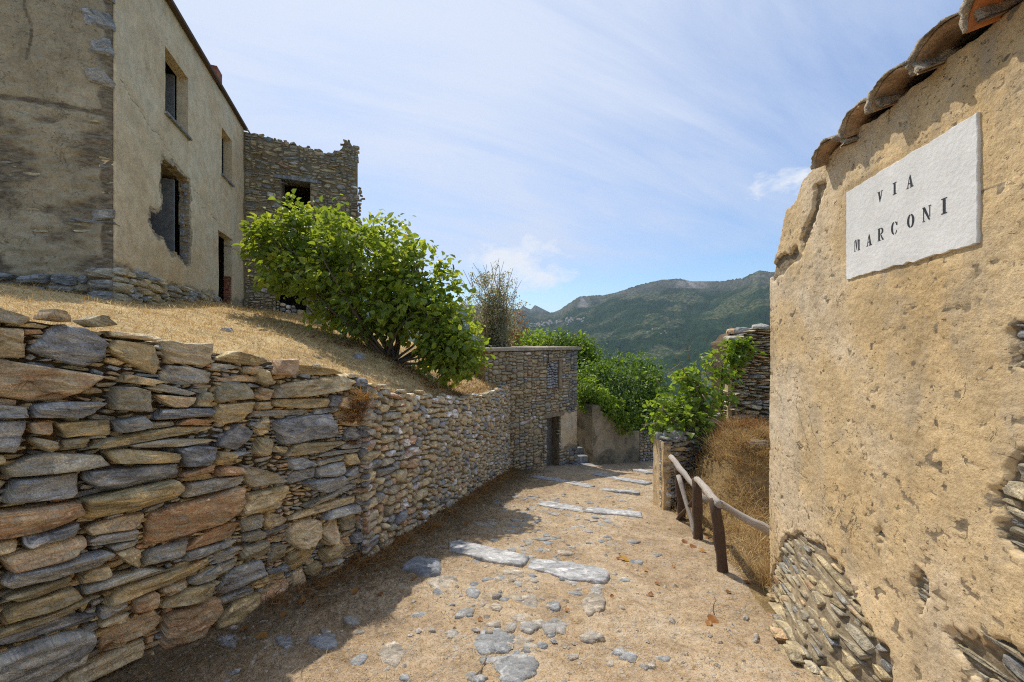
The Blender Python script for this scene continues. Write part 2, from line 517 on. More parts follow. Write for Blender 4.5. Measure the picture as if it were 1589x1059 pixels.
M_ROUND = leaf_material("dense_leaf", [(0.0, (0.06, 0.11, 0.022)), (0.6, (0.125, 0.21, 0.035)), (1.0, (0.21, 0.30, 0.055))], 0.45)
M_TREE = leaf_material("tree_leaf", [(0.0, (0.06, 0.11, 0.022)), (0.5, (0.125, 0.205, 0.035)), (0.9, (0.20, 0.28, 0.055)), (1.0, (0.30, 0.27, 0.05))], 0.45)
M_SPARSE = leaf_material("olive_grey_leaf", [(0.0, (0.22, 0.23, 0.14)), (0.6, (0.34, 0.34, 0.21)), (1.0, (0.46, 0.43, 0.29))], 0.55, (1.4, 1.35, 1.0))
M_LITTER = leaf_material("brown_litter", [(0.0, (0.10, 0.07, 0.04)), (0.6, (0.25, 0.18, 0.095)), (1.0, (0.44, 0.34, 0.18))], 0.2, (1.1, 1.0, 0.8), 0.1)
M_DRYBRUSH = leaf_material("dry_orange_brush", [(0.0, (0.13, 0.06, 0.025)), (0.5, (0.30, 0.15, 0.055)), (0.8, (0.42, 0.26, 0.10)), (1.0, (0.50, 0.42, 0.13))], 0.3, (1.3, 1.1, 0.8), 0.1)
M_STRAW = leaf_material("dry_straw", [(0.0, (0.24, 0.155, 0.065)), (0.4, (0.50, 0.345, 0.16)), (0.8, (0.68, 0.51, 0.25)), (1.0, (0.76, 0.63, 0.36))], 0.25, (1.1, 1.0, 0.8), 0.1)
M_DEADLEAF = leaf_material("dead_leaf", [(0.0, (0.18, 0.075, 0.03)), (0.5, (0.34, 0.155, 0.05)), (1.0, (0.52, 0.30, 0.06))], 0.3, (1.2, 1.0, 0.7), 0.2)

# ------------------------------------------------------------------ the lie of the land
def xA(y): return -3.328 + 0.41 * np.asarray(y, float)
def xB(y): return -1.55 + 0.225 * (np.asarray(y, float) - 4.1)
def top_A(y): return np.interp(y, [-2, 0, 1.87, 2.6, 3.3, 4.15], [2.7, 2.25, 1.78, 1.60, 1.44, 1.22])
def top_B(y): return np.interp(y, [4.0, 4.4, 5.3, 6.5, 8.3, 10.7, 11.6], [1.17, 1.06, 0.86, 0.63, 0.43, 0.36, 0.33])

FENCE_Y = [0, 3.0, 3.82, 4.88, 6.4, 7.0]
FENCE_X = [1.9, 2.05, 2.32, 2.56, 2.68, 3.4]

def near_ground(x, y):
    z = -0.2 * y
    # earth drifted against the foot of the left wall
    d = x - np.where(y < 4.1, xA(y), xB(y))
    z = z + 0.10 * np.exp(-np.clip(d, 0, 9) / 0.22)
    # grassy bank right of the fence, up to the ruined walls
    xr = np.interp(y, FENCE_Y, FENCE_X)
    nb = 6.55 + 0.7 * (x - 2.56)
    bank = sstep(-0.02, 0.95, x - xr) * sstep(0.0, 0.35, nb - y) * sstep(4.0, 5.7, y) * (1 - 0.85 * np.exp(-((x - 3.75) ** 2 / 0.5 + (y - 4.8) ** 2 / 0.25)))
    z = z + 1.32 * bank * (1 + 0.25 * fbm(x * 1.3, y * 1.3, oct=3, seed=5))
    # the drop beyond the end of the lane
    z = z - 0.25 * np.clip(y - 13.5, 0, 9) - 0.5 * np.clip(x - 5.2, 0, 9)
    return z

def mat_path():
    m, t, b = material("trodden_earth")
    p = t.pos()
    a = t.noise(p, 1.1, 6, 0.62, 0.5)
    f = t.noise(p, 22.0, 6, 0.7, 0.2)
    sp = t.noise(p, 120.0, 3, 0.7)
    v = t.math('ADD', t.math('MULTIPLY', a, 0.6), t.math('MULTIPLY', f, 0.4))
    col = t.ramp(v, [(0.34, (0.23, 0.16, 0.095)), (0.45, (0.375, 0.27, 0.165)), (0.54, (0.47, 0.36, 0.235)), (0.66, (0.55, 0.475, 0.37))])
    col = t.mix(1.0, col, t.ramp(sp, [(0.3, 0.5), (0.5, 1.0), (0.7, 1.35)]), 'MULTIPLY')
    pt = t.noise(p, 6.0, 6, 0.7, 0.5)
    col = t.mix(1.0, col, t.ramp(pt, [(0.30, 0.62), (0.48, 1.0), (0.68, 1.2)]), 'MULTIPLY')
    # worn grey stone surface where cobbles break through
    gq = t.noise(p, 3.2, 5, 0.6, 0.6)
    vr = t.voronoi(p, 26.0)
    gm = t.math('MULTIPLY', t.ramp(gq, [(0.44, 0.0), (0.56, 1.0)]), t.ramp(vr, [(0.26, 1.0), (0.42, 0.0)]))
    col = t.mix(t.math('MULTIPLY', gm, 0.6), col, (0.46, 0.42, 0.36))
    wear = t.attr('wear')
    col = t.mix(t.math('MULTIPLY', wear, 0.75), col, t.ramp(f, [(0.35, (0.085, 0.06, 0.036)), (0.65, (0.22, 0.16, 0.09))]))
    t.link(col, b.inputs['Base Color'])
    h = t.math('ADD', t.math('MULTIPLY', f, 0.8), t.math('ADD', t.math('MULTIPLY', sp, 0.25), t.math('MULTIPLY', gm, 0.5)))
    t.link(t.bump(h, 0.7, 0.025), b.inputs['Normal'])
    b.inputs['Roughness'].default_value = 0.95
    return m
M_PATH = mat_path()

def mat_straw_ground(name, stops):
    m, t, b = material(name)
    p = t.pos()
    a = t.noise(p, 0.8, 5, 0.6, 0.6)
    f = t.noise(t.scale(p, (1.0, 1.6, 1.0)), 26.0, 6, 0.75, 1.2)
    col = t.ramp(t.math('ADD', t.math('MULTIPLY', a, 0.55), t.math('MULTIPLY', f, 0.45)), stops)
    pt = t.noise(p, 2.6, 6, 0.7, 0.8)
    col = t.mix(1.0, col, t.ramp(pt, [(0.32, 0.66), (0.48, 1.0), (0.7, 1.12)]), 'MULTIPLY')
    t.link(col, b.inputs['Base Color'])
    t.link(t.bump(f, 0.8, 0.03), b.inputs['Normal'])
    return m
M_STRAWGROUND = mat_straw_ground("mown_straw", [(0.34, (0.40, 0.27, 0.125)), (0.47, (0.64, 0.46, 0.215)), (0.6, (0.76, 0.57, 0.285)), (0.72, (0.80, 0.65, 0.37))])
M_BANKGROUND = mat_straw_ground("dry_bank_soil", [(0.34, (0.12, 0.075, 0.035)), (0.5, (0.27, 0.18, 0.08)), (0.66, (0.42, 0.31, 0.145))])
M_GARDEN = mat_straw_ground("garden_soil", [(0.34, (0.07, 0.06, 0.025)), (0.5, (0.15, 0.12, 0.05)), (0.66, (0.24, 0.19, 0.09))])

def land(name, xs, ys_, zfun, mat, wearfun=None):
    nu, nv = xs.shape
    Z = zfun(xs, ys_)
    V = np.stack([xs, ys_, Z], -1).reshape(-1, 3)
    at_ = {'wear': (wearfun(xs, ys_).ravel() if wearfun else np.zeros(nu * nv))}
    o = link(name, new_mesh(name, V, grid_faces(nu, nv)[:, ::-1], at_, True), mat)
    o['kind'] = 'structure'
    return o

def fix_up(o):
    """make the sheet face up"""
    me = o.data
    n = np.zeros(len(me.polygons) * 3, np.float32); me.polygons.foreach_get('normal', n)
    if n.reshape(-1, 3)[:, 2].mean() < 0:
        me.flip_normals()

# the lane and the bank are cut from one height field along the fence line
ys1 = np.concatenate([np.arange(-2, 1.4, 0.15), np.arange(1.4, 4.5, 0.025), np.arange(4.5, 8, 0.045), np.arange(8, 16.01, 0.1)])
def left_edge(y): return np.where(y < 4.1, xA(y), xB(np.minimum(y, 11.5))) - 0.18
def fence_x(y): return np.interp(y, FENCE_Y + [7.8, 16], FENCE_X + [4.6, 7.5])
def path_z(x, y):
    z = near_ground(x, y)
    z = z + 0.035 * fbm(x * 1.6, y * 1.6, oct=3, seed=2) + 0.014 * fbm(x * 9, y * 9, oct=3, seed=3)
    c = np.clip(fbm(x * 13, y * 13, oct=2, seed=8), 0.1, 1) - 0.1
    m = sstep(0.0, 0.3, fbm(x * 1.9 + 3, y * 1.9, oct=2, seed=9))
    return z + 0.03 * c * m
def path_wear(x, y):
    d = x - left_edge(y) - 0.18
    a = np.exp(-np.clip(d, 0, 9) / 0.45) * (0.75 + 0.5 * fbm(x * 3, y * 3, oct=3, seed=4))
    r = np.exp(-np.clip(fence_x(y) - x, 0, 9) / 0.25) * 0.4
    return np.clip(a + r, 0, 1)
t_ = np.linspace(0, 1, 150)
Yg = np.repeat(ys1[None, :], len(t_), 0)
Xg = left_edge(Yg) + (fence_x(Yg) - left_edge(Yg)) * t_[:, None]
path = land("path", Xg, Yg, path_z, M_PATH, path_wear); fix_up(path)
t2 = np.linspace(0, 1, 60)
Yb = np.repeat(ys1[None, :], len(t2), 0)
Xb = fence_x(Yb) + (np.maximum(9.0, fence_x(Yb) + 1) - fence_x(Yb)) * t2[:, None] ** 1.6
bank = land("grassy_bank", Xb, Yb, lambda x, y: path_z(x, y), M_BANKGROUND); fix_up(bank)

# terrace above the left walls: smooth surface through known points
TP = np.array([(-3.7, -1, 2.5), (-3.55, 0, 2.2), (-2.86, 1.87, 1.74), (-2.4, 3, 1.47), (-2.0, 4, 1.22), (-1.75, 4.6, 1.0), (-1.55, 5.3, 0.83), (-1.3, 6.5, 0.60), (-0.9, 8.3, 0.40),
               (-0.4, 10.7, 0.33), (-0.3, 12, 0.35), (-6.18, 5.83, 2.22), (-7.5, 5.4, 2.42), (-9.5, 4.6, 2.75), (-7.25, 8.8, 2.52), (-8.33, 11.65, 2.45), (-5.24, 12.8, 2.3),
               (-4, 4.5, 1.78), (-2.64, 7.5, 1.32), (-3.5, 8, 1.62), (-5.4, 10, 2.12), (-1.73, 6.5, 0.92), (-0.95, 7.8, 0.47), (-1.5, 9.5, 0.85), (-2, 12, 1.15), (-4, 10, 1.75),
               (-6, -1, 3.0), (-12, -1, 3.6), (-13, 6, 3.3), (-12, 14, 2.6), (-5, 18, 0.9), (0, 15, -0.3), (0, 20, -2.4)])
_d = np.linalg.norm(TP[:, None, :2] - TP[None, :, :2], axis=2)
_A = np.block([[_d, np.ones((len(TP), 1)), TP[:, :2]], [np.ones((1, len(TP))), np.zeros((1, 3))], [TP[:, :2].T, np.zeros((2, 3))]])
_wt = np.linalg.solve(_A + np.diag([1e-6] * len(TP) + [0] * 3), np.concatenate([TP[:, 2], np.zeros(3)]))
def terrace_h(x, y):
    x = np.asarray(x, float); y = np.asarray(y, float)
    s = _wt[len(TP)] + _wt[len(TP) + 1] * x + _wt[len(TP) + 2] * y
    for (px, py, _), wgt in zip(TP, _wt):
        s = s + wgt * np.hypot(x - px, y - py)
    return s
def terrace_z(x, y):
    return terrace_h(x, y) + 0.07 * fbm(x * 1.1, y * 1.1, oct=3, seed=21) + 0.045 * fbm(x * 5, y * 5, oct=4, seed=22)
ys2 = np.concatenate([np.arange(-2, 1, 0.2), np.arange(1, 8, 0.06), np.arange(8, 20.1, 0.15)])
def terr_edge(y): return np.where(y < 4.05, xA(y) - 0.16, np.where(y < 11.5, xB(y) - 0.16, -0.05 + 0.1 * (y - 11.5)))
s_ = np.concatenate([np.arange(0, 3, 0.06), np.arange(3, 12.1, 0.25)])
Yt = np.repeat(ys2[None, :], len(s_), 0)
Xt = terr_edge(Yt) - s_[:, None]
terrace = land("straw_terrace", Xt, Yt, terrace_z, M_STRAWGROUND); fix_up(terrace)

# garden behind the low plastered wall
gx, gy = np.meshgrid(np.linspace(2.55, 8.5, 30), np.linspace(0, 1, 30), indexing='ij')
gyy = 12.35 + 0.47 * (gx - 2.6) + gy * 10
garden = land("garden_ground", gx, gyy, lambda x, y: -0.75 - 0.5 * np.clip(x - 2.6, 0, 9) - 0.12 * (y - 12.4) + 0.08 * fbm(x, y, seed=31), M_GARDEN); fix_up(garden)

# ------------------------------------------------------------------ hills across the valley
RX = [-1500, 0, 400, 700, 800, 858, 869, 898, 934, 955, 991, 1027, 1056, 1074, 1117, 1153, 1178, 1196, 1250, 1400, 1700, 2300]
RY = [452, 452, 462, 476, 486, 486, 480, 461, 459, 454, 443, 434, 433, 436, 437, 432, 420, 423, 418, 424, 432, 440]
LX = [-1500, 600, 760, 806, 812, 818, 824, 830, 838, 848, 858, 872, 900, 2300]
LY = [466, 470, 474, 480, 474, 478, 480, 473, 477, 482, 487, 492, 500, 520]
def hills(a, Y):
    px = 794.5 + 580 * a
    Rm = 4300 + 300 * np.sin(a * 7) - 700 * sstep(0.45, 0.75, a) + 900 * sstep(0.3, 0.05, a)
    zr = (529.5 - np.interp(px, RX, RY)) / 580.0 * Rm
    Yv = 1500.0
    zv = -300.0
    t = (Y - Yv) / (Rm - Yv)
    sp = np.interp(t, [0, 0.35, 0.7, 0.9, 0.955, 1.0, 1.06, 1.4, 3], [0, 0.20, 0.56, 0.80, 0.88, 1.0, 0.97, 0.5, 0.3])
    z = zv + (zr - zv) * np.where(t > 0, sp, 0)
    ridge = np.exp(-((t - 1) / 0.1) ** 2)
    sh = np.clip(t * 3, 0, 1)
    x = a * Y
    gully = fbm(x / 420, Y / 900, oct=4, seed=41)
    z = z + sh * (1 - ridge) * gully * 85
    z = z + sh * (1 - 0.8 * ridge) * 30 * fbm(x / 130, Y / 170, oct=3, seed=44)
    # far crag beyond the village
    Rl = 7200.0
    zl = (529.5 - np.interp(px, LX, LY)) / 580.0 * Rl
    tl = (Y - 4600) / (Rl - 4600)
    l = -300 + (zl + 300) * np.clip(np.interp(tl, [0, 0.5, 0.88, 1, 1.1, 1.6], [0, 0.5, 0.86, 1, 0.9, 0.3]), 0, 1)
    z = np.maximum(z, np.where(tl > 0, l, -400))
    near = np.interp(Y, [13, 20, 60, 200, 600, 1500], [-4.0, -8.5, -30, -85, -190, -300])
    w_ = sstep(1300, 1700, Y)
    return near * (1 - w_) + z * w_
aa = np.concatenate([np.linspace(-2.2, -0.15, 120), np.linspace(-0.145, 0.75, 520), np.linspace(0.76, 2.2, 90)])
YY = np.concatenate([np.geomspace(14, 1500, 70), np.arange(1520, 5000, 12.0), np.geomspace(5000, 9500, 70)])
Ag, Yh = np.meshgrid(aa, YY, indexing='ij')
Zh = hills(Ag, Yh)
Xh = Ag * Yh
can = 1 - np.abs(vnoise(Xh / 26, Yh / 30, seed=51)) - np.abs(vnoise(Xh / 11, Yh / 13, seed=52)) * 0.5
open_ = sstep(0.16, 0.34, fbm(Xh / 260, Yh / 200, oct=4, seed=53) + 0.10)     # clearings and terraces
tpar = (Yh - 1500) / 2800
far_t = sstep(1500, 1650, Yh)
px_ = 794.5 + 580 * Ag
slope = np.abs(np.gradient(Zh, axis=1) / np.gradient(Yh, axis=1))
rid = (529.5 - np.interp(px_, RX, RY)) / 580.0
elev = (Zh + 0.0) / Yh
rock = sstep(0.72, 0.95, elev / np.maximum(rid, 0.05)) * sstep(0.28, 0.75, slope + 0.45 * fbm(Xh / 150, Zh / 60, oct=4, seed=54))
cliff = np.exp(-((px_ - 1072) / 34.0) ** 2) * sstep(0.138, 0.144, elev) * sstep(0.168, 0.160, elev)
cliff = np.maximum(cliff, 0.8 * np.exp(-((px_ - 905) / 10.0) ** 2) * sstep(0.085, 0.095, elev) * sstep(0.125, 0.115, elev))
rock = np.clip(np.maximum(rock * 0.28, cliff * (0.75 + 0.6 * fbm(Xh / 40, Zh / 60, oct=3, seed=55))), 0, 1)
Zh = Zh + far_t * can * 15.0 * (1 - np.clip(rock * 1.5, 0, 1)) * (1 - 0.7 * open_) * sstep(7000, 5000, Yh)
m, t, b = material("forested_hillside")
rk = t.attr('rock'); op = t.attr('open'); cn = t.attr('canopy')
p = t.pos()
n_ = t.noise(p, 0.006, 6, 0.6)
n2_ = t.noise(p, 0.035, 5, 0.7)
g_ = t.ramp(t.math('ADD', t.math('MULTIPLY', n_, 0.5), t.math('MULTIPLY', n2_, 0.5)), [(0.34, (0.008, 0.024, 0.009)), (0.5, (0.018, 0.040, 0.013)), (0.64, (0.040, 0.066, 0.022))])
dry = t.ramp(n2_, [(0.40, (0.025, 0.05, 0.016)), (0.52, (0.07, 0.085, 0.035)), (0.64, (0.20, 0.165, 0.10))])
c_ = t.mix(t.math('MULTIPLY', op, 0.75), g_, dry)
rc = t.ramp(n2_, [(0.35, (0.17, 0.16, 0.15)), (0.65, (0.42, 0.37, 0.32))])
c_ = t.mix(rk, c_, rc)
t.link(c_, b.inputs['Base Color'])
b.inputs['Roughness'].default_value = 1.0
b.inputs['Specular IOR Level'].default_value = 0.0
M_HILL = m
V = np.stack([Xh, Yh, Zh], -1)
k = int(np.searchsorted(YY, 1500))
def hill_obj(name, sl):
    v = V[:, sl].reshape(-1, 3)
    nv = V[:, sl].shape[1]
    at_ = {'rock': rock[:, sl].ravel(), 'open': open_[:, sl].ravel(), 'canopy': can[:, sl].ravel()}
    o = link(name, new_mesh(name, v, grid_faces(len(aa), nv), at_, True), M_HILL, kind='structure')
    fix_up(o)
    return o
hill_obj("hillside", slice(0, k + 1))
hill_obj("mountain", slice(k, len(YY)))

# ------------------------------------------------------------------ stonework
def pack(L, H, wr, hr, rng, du=0.01, tol=0.02, minw=0.04):
    """drop stones of mixed size onto a rising skyline, lowest place first"""
    n = max(2, int(L / du)); skyl = np.zeros(n); out = []
    it = 0
    while it < 20000:
        it += 1
        i = int(np.argmin(skyl)); low = skyl[i]
        if low >= H: break
        j = i
        while j < n and skyl[j] <= low + tol: j += 1
        while i > 0 and skyl[i - 1] <= low + tol: i -= 1
        run = j - i
        if run * du < minw:
            l = skyl[i - 1] if i > 0 else 1e9
            r = skyl[j] if j < n else 1e9
            skyl[i:j] = min(l, r, low + 0.15); continue
        big = rng.random() < 0.14
        h = hr[0] * (hr[1] / hr[0]) ** rng.beta(1.6, 2.2)
        wd = wr[0] * (wr[1] / wr[0]) ** rng.beta(1.6, 1.8)
        if big: h = min(h * 1.45, hr[1] * 0.95); wd = min(wd * 1.3, wr[1] * 0.9)
        k_ = max(1, int(wd / du))
        if run < k_ * 1.4: k_ = run
        i0 = i if rng.random() < 0.5 else j - k_
        if run > k_ and (i0 - i) * du < minw: i0 = i
        base = skyl[i0:i0 + k_].mean()
        h = min(h, k_ * du * 1.1)
        skyl[i0:i0 + k_] = base + h
        out.append((i0 * du, base, k_ * du, h))
    return out

def outline_stones(rects, inside, rng, na, gap, tilt=5.0, pw=3.0, rough=0.05, corners=0):
    """turn the packed rectangles into irregular stones that share the joints between them"""
    Rr = np.array(rects)
    C = Rr[:, :2] + Rr[:, 2:] / 2
    ab = np.maximum(Rr[:, 2:] / 2, 0.012)
    n = len(C)
    ang = np.radians(rng.normal(0, tilt, n)); ca, sa = np.cos(ang), np.sin(ang)
    skew = rng.normal(0, 0.16 if corners == 0 else 0.24, n)
    res = []
    fr = np.linspace(0.4, 1.0, 13)
    mx = ab.max(0)
    for i in range(n):
        a, b_ = ab[i]
        near = np.nonzero((np.abs(C[:, 0] - C[i, 0]) < a * 1.35 + ab[:, 0] * 1.3) & (np.abs(C[:, 1] - C[i, 1]) < b_ * 1.35 + ab[:, 1] * 1.3))[0]
        near = near[near != i]
        tt = (np.arange(na) + rng.uniform(-0.25, 0.25, na)) / na * 2 * math.pi
        du_, dv_ = np.cos(tt) * a, np.sin(tt) * b_
        nn = (np.abs(du_ / a) ** pw + np.abs(dv_ / b_) ** pw) ** (1 / pw)
        rmax = 1.32 / nn
        pu = (du_ * rmax)[:, None] * fr; pv = (dv_ * rmax)[:, None] * fr
        pu = pu + pv * skew[i]
        wu = C[i, 0] + pu * ca[i] - pv * sa[i]; wv = C[i, 1] + pu * sa[i] + pv * ca[i]
        mi = (np.abs((pu - pv * skew[i]) / a) ** pw + np.abs(pv / b_) ** pw)
        ok = np.ones_like(mi, bool)
        if len(near):
            qu = wu[..., None] - C[near, 0]; qv = wv[..., None] - C[near, 1]
            lu = qu * ca[near] + qv * sa[near]; lv = -qu * sa[near] + qv * ca[near]
            lu = lu - lv * skew[near]
            mj = (np.abs(lu / ab[near, 0]) ** pw + np.abs(lv / ab[near, 1]) ** pw).min(-1)
            ok = mi <= mj
        ok &= inside(wu, wv)
        if not ok[:, 0].any():
            continue
        first = np.where(ok.all(1), len(fr), np.argmin(ok, 1))
        f = fr[np.clip(first - 1, 0, None)]
        f = np.where(first == 0, 0.25, f)
        ou, ov = du_ * rmax * f, dv_ * rmax * f
        ln = np.hypot(ou, ov) + 1e-6
        sh = np.clip((ln - gap * rng.uniform(0.6, 1.5)) / ln, 0.3, 1) * (1 + rough * rng.normal(0, 1, na))
        ou, ov = ou * sh, ov * sh
        ou = ou + ov * skew[i]
        gu = ou * ca[i] - ov * sa[i]; gv = ou * sa[i] + ov * ca[i]
        g = np.stack([gu, gv], 1)
        if corners:
            # split stone breaks along straight lines: keep a few corners, straighten what lies between
            nc = int(rng.integers(corners[0], corners[1] + 1))
            # most breaks sit near the ends of the long faces, so blocks keep square or wedge-shaped ends
            dia = ((np.array([0.125, 0.375, 0.625, 0.875]) + rng.normal(0, 0.035, 4)) * na).astype(int) % na
            if rng.random() < 0.35: dia = np.delete(dia, rng.integers(0, 4))
            cut = np.unique(np.concatenate([dia, rng.choice(na, max(1, nc - 4), replace=False)])); nc = len(cut); g2 = g.copy()
            for k_ in range(nc):
                i0, i1 = cut[k_], cut[(k_ + 1) % nc]
                m_ = (i1 - i0) % na
                for s_2 in range(1, m_):
                    g2[(i0 + s_2) % na] = g[i0] + (g[i1] - g[i0]) * s_2 / m_
            g = g2 * 0.88 + g * 0.12
        res.append((C[i].copy(), g))
    return res

RINGS_LOW = [(1.0, None), (1.0, 0.15), (0.80, 0.9)]
RINGS_MID = [(1.0, None), (1.0, 0.1), (0.92, 0.65), (0.66, 1.0)]
RINGS_HERO = [(1.0, None), (1.01, 0.0), (1.0, 0.45), (0.965, 0.82), (0.90, 0.97), (0.76, 1.0), (0.58, 1.0), (0.40, 1.0), (0.2, 1.0)]

def stone_mesh(poly, depth, back, rings, rng, hero=False, tone=0.5, lean=0.22):
    """local coordinates (u, v, out of the wall)"""
    na = len(poly)
    ext = np.abs(poly).max(0) + 1e-6
    mn = ext.min()
    sx = mn / ext
    tu, tv = rng.normal(0, 1, 2) * lean
    V = []
    for s, d in rings:
        k_ = 1 - (1 - s) * np.where(s > 1, 1, np.sqrt(sx))
        q = poly * k_
        if d is None:
            z = np.full(na, -back)
        else:
            z = depth * d + (q[:, 0] * tu * 0.35 + q[:, 1] * tv) * d
        V.append(np.column_stack([q, z]))
    V.append(np.array([[0, 0, depth * 1.0]]))
    V = np.concatenate(V)
    if hero:
        o = rng.uniform(0, 90, 2)
        am = min(depth, 0.06)
        z0 = (V[:, 2] > -back + 1e-6)
        fol = fbm(V[:, 0] * 4 + o[0], V[:, 1] * 38 + V[:, 0] * 5, oct=3, seed=61)
        lum = fbm(V[:, 0] * 8 + o[0], V[:, 1] * 13 + o[1], oct=3, seed=62)
        # broken ledges along the layers of the schist, and a few chipped planes
        ff = V[:, 1] * rng.uniform(16, 34) + V[:, 0] * rng.normal(0, 3) + 1.3 * fbm(V[:, 0] * 3 + o[1], V[:, 1] * 7, oct=3, seed=63) + o[0]
        led = (ff - np.floor(ff)) * _hash(np.floor(ff).astype(np.int64), 0, 0, int(o[0] * 100))
        pln = np.full(len(V), 0.25)
        for _ in range(4):
            dr = rng.normal(0, 1, 2); dr /= np.hypot(*dr) + 1e-9
            pln = np.minimum(pln, rng.uniform(0.15, 0.9) - (V[:, 0] / ext[0] * dr[0] + V[:, 1] / ext[1] * dr[1]) * rng.uniform(0.3, 1.0))
        V[:, 2] += z0 * ((fol * 0.2 + lum * 0.4 + led * 0.4) * am + pln * 0.55 * am)
    else:
        na_r = len(rings)
        V[2 * na:, 2] += rng.normal(0, 0.13 * depth, len(V) - 2 * na)
    j = np.arange(na); q = []
    for i in range(len(rings) - 1):
        q.append(np.stack([i * na + j, i * na + (j + 1) % na, (i + 1) * na + (j + 1) % na, (i + 1) * na + j], 1))
    c = len(V) - 1; l = (len(rings) - 1) * na
    f3 = np.stack([l + j, l + (j + 1) % na, np.full(na, c)], 1)
    th = rng.normal(0, 0.16)
    off = rng.uniform(0, 50, 2)
    suv = np.column_stack([V[:, 0] * math.cos(th) + V[:, 1] * math.sin(th) + off[0], -V[:, 0] * math.sin(th) + V[:, 1] * math.cos(th) + V[:, 2] * 0.6 + off[1], np.full(len(V), off[0])])
    return V, f3, np.concatenate(q), suv, np.full(len(V), tone)

CAM = np.array([0, 0, 1.6])
def stones(root, O, d, n, rects, inside, mat, rng, na=12, rings=RINGS_LOW, gap=0.006, depth=(0.03, 0.07), back=0.06, shear=0.0, z0=0.0, keep=300, name="stone", hero=False,
           tilt=5.0, off=None, smooth=False, tones=None, pw=3.0, rough=0.05, corners=0, rest="stone_infill", minpx=0.0):
    """build stones on the plane through O along d with outward normal n; u along d, v = z - z0 + shear*u"""
    O = np.asarray(O, float); d3 = np.array([d[0], d[1], 0.0]); n3 = np.array([n[0], n[1], 0.0])
    out = outline_stones(rects, inside, rng, na, gap, tilt, pw, rough, corners)
    info = []
    for C, poly in out:
        ar = 0.5 * abs(np.sum(poly[:, 0] * np.roll(poly[:, 1], -1) - poly[:, 1] * np.roll(poly[:, 0], -1)))
        if ar < 2e-4: continue
        P = np.array([O[0], O[1], 0]) + d3 * C[0] + np.array([0, 0, z0 + C[1] - shear * C[0]])
        r = P - CAM
        dist = np.linalg.norm(r)
        a = P[0] / max(P[1], 0.05)
        vis = P[1] > 0.3 and abs(a) < 1.5
        info.append((ar / dist ** 2 * max(0.02, -np.dot(r / dist, n3)) * (1 if vis else 0.01), P, C, poly))
    info.sort(key=lambda q: -q[0])
    G = Geo()
    for idx, (sc, P, C, poly) in enumerate(info):
        b_ = np.abs(poly).max(0).min()
        dep = rng.uniform(*depth) * min(1.0, 0.35 + b_ / 0.06)
        tn = rng.random() if tones is None else tones(C, rng)
        V, f3, f4, suv, ton = stone_mesh(poly, dep, back, rings, rng, hero, tn)
        W = V[:, :1] * d3 + V[:, 1:2] * np.array([0, 0, 1.0]) - V[:, :1] * np.array([0, 0, shear]) + V[:, 2:] * n3
        if off is not None:
            W = W + n3 * off(C[0], P[2])
        if idx < keep and sc * 580 ** 2 > minpx:
            me = new_mesh(name, W, [f3, f4], {'suv': suv, 'tone': ton}, smooth)
            link(name, me, mat, root, tuple(P - np.array(root.location)))
        else:
            G.add(W + P, f3, f4, suv=suv, tone=ton)
    if G.n:
        G.part(root, rest, mat, smooth, 'stuff')

def panel(root, name, O, d, n, us, zs, mat, thick=0.4, holes=(), top=None, disp=None, wear=None, smooth=True, bottom=None, parent=None, edge_wear=0.1):
    """a wall sheet with real openings and thickness; holes are polygons in (u, z)"""
    us = np.asarray(us, float); zs = np.asarray(zs, float)
    U, Z = np.meshgrid(us, zs, indexing='ij')
    if top is not None:
        Z = np.minimum(Z, top(U))
    if bottom is not None:
        Z = np.maximum(Z, bottom(U))
    nu, nv = U.shape
    D = disp(U, Z) if disp is not None else np.zeros_like(U)
    W = wear(U, Z) if wear is not None else np.zeros_like(U)
    d3 = np.array([d[0], d[1], 0.0]); n3 = np.array([n[0], n[1], 0.0])
    P = np.array([O[0], O[1], 0.0]) + U[..., None] * d3 + Z[..., None] * np.array([0, 0, 1.0]) + D[..., None] * n3
    P = P.reshape(-1, 3)
    F = grid_faces(nu, nv)
    cu = U.ravel()[F].mean(1); cz = Z.ravel()[F].mean(1)
    hz = Z.ravel()[F].max(1) - Z.ravel()[F].min(1)
    ok = hz > 1e-5
    for h in holes:
        ok &= ~in_poly(cu, cz, h)
    F = F[ok]
    # edges used once get a return into the wall
    E = np.concatenate([F[:, [0, 1]], F[:, [1, 2]], F[:, [2, 3]], F[:, [3, 0]]])
    key = np.sort(E, 1); key = key[:, 0].astype(np.int64) * len(P) + key[:, 1]
    uq, inv, cnt = np.unique(key, return_inverse=True, return_counts=True)
    Eb = E[cnt[inv] == 1]
    used = np.unique(Eb)
    mp = -np.ones(len(P), int); mp[used] = np.arange(len(used)) + len(P)
    Pb = P[used] - n3 * (thick + D.ravel()[used][:, None])
    m2 = mp + len(used)
    side = np.stack([m2[Eb[:, 1]], m2[Eb[:, 0]], mp[Eb[:, 0]], mp[Eb[:, 1]]], 1)
    allP = np.concatenate([P, Pb, P[used]])
    wb = np.clip(W.ravel()[used] + edge_wear, 0, 1)
    wr = np.concatenate([W.ravel(), wb, wb])
    keepv = np.zeros(len(allP), bool); allF = np.concatenate([F, side]); keepv[allF.ravel()] = True
    rm = -np.ones(len(allP), int); rm[keepv] = np.arange(keepv.sum())
    # face outwards
    a = allP[F[0]]; nn = np.cross(a[1] - a[0], a[2] - a[0])
    allF = rm[allF]
    if np.dot(nn, n3) < 0: allF = allF[:, ::-1]
    return part(root, name, allP[keepv], allF, mat, {'wear': wr[keepv]}, False if not smooth else True, parent=parent)

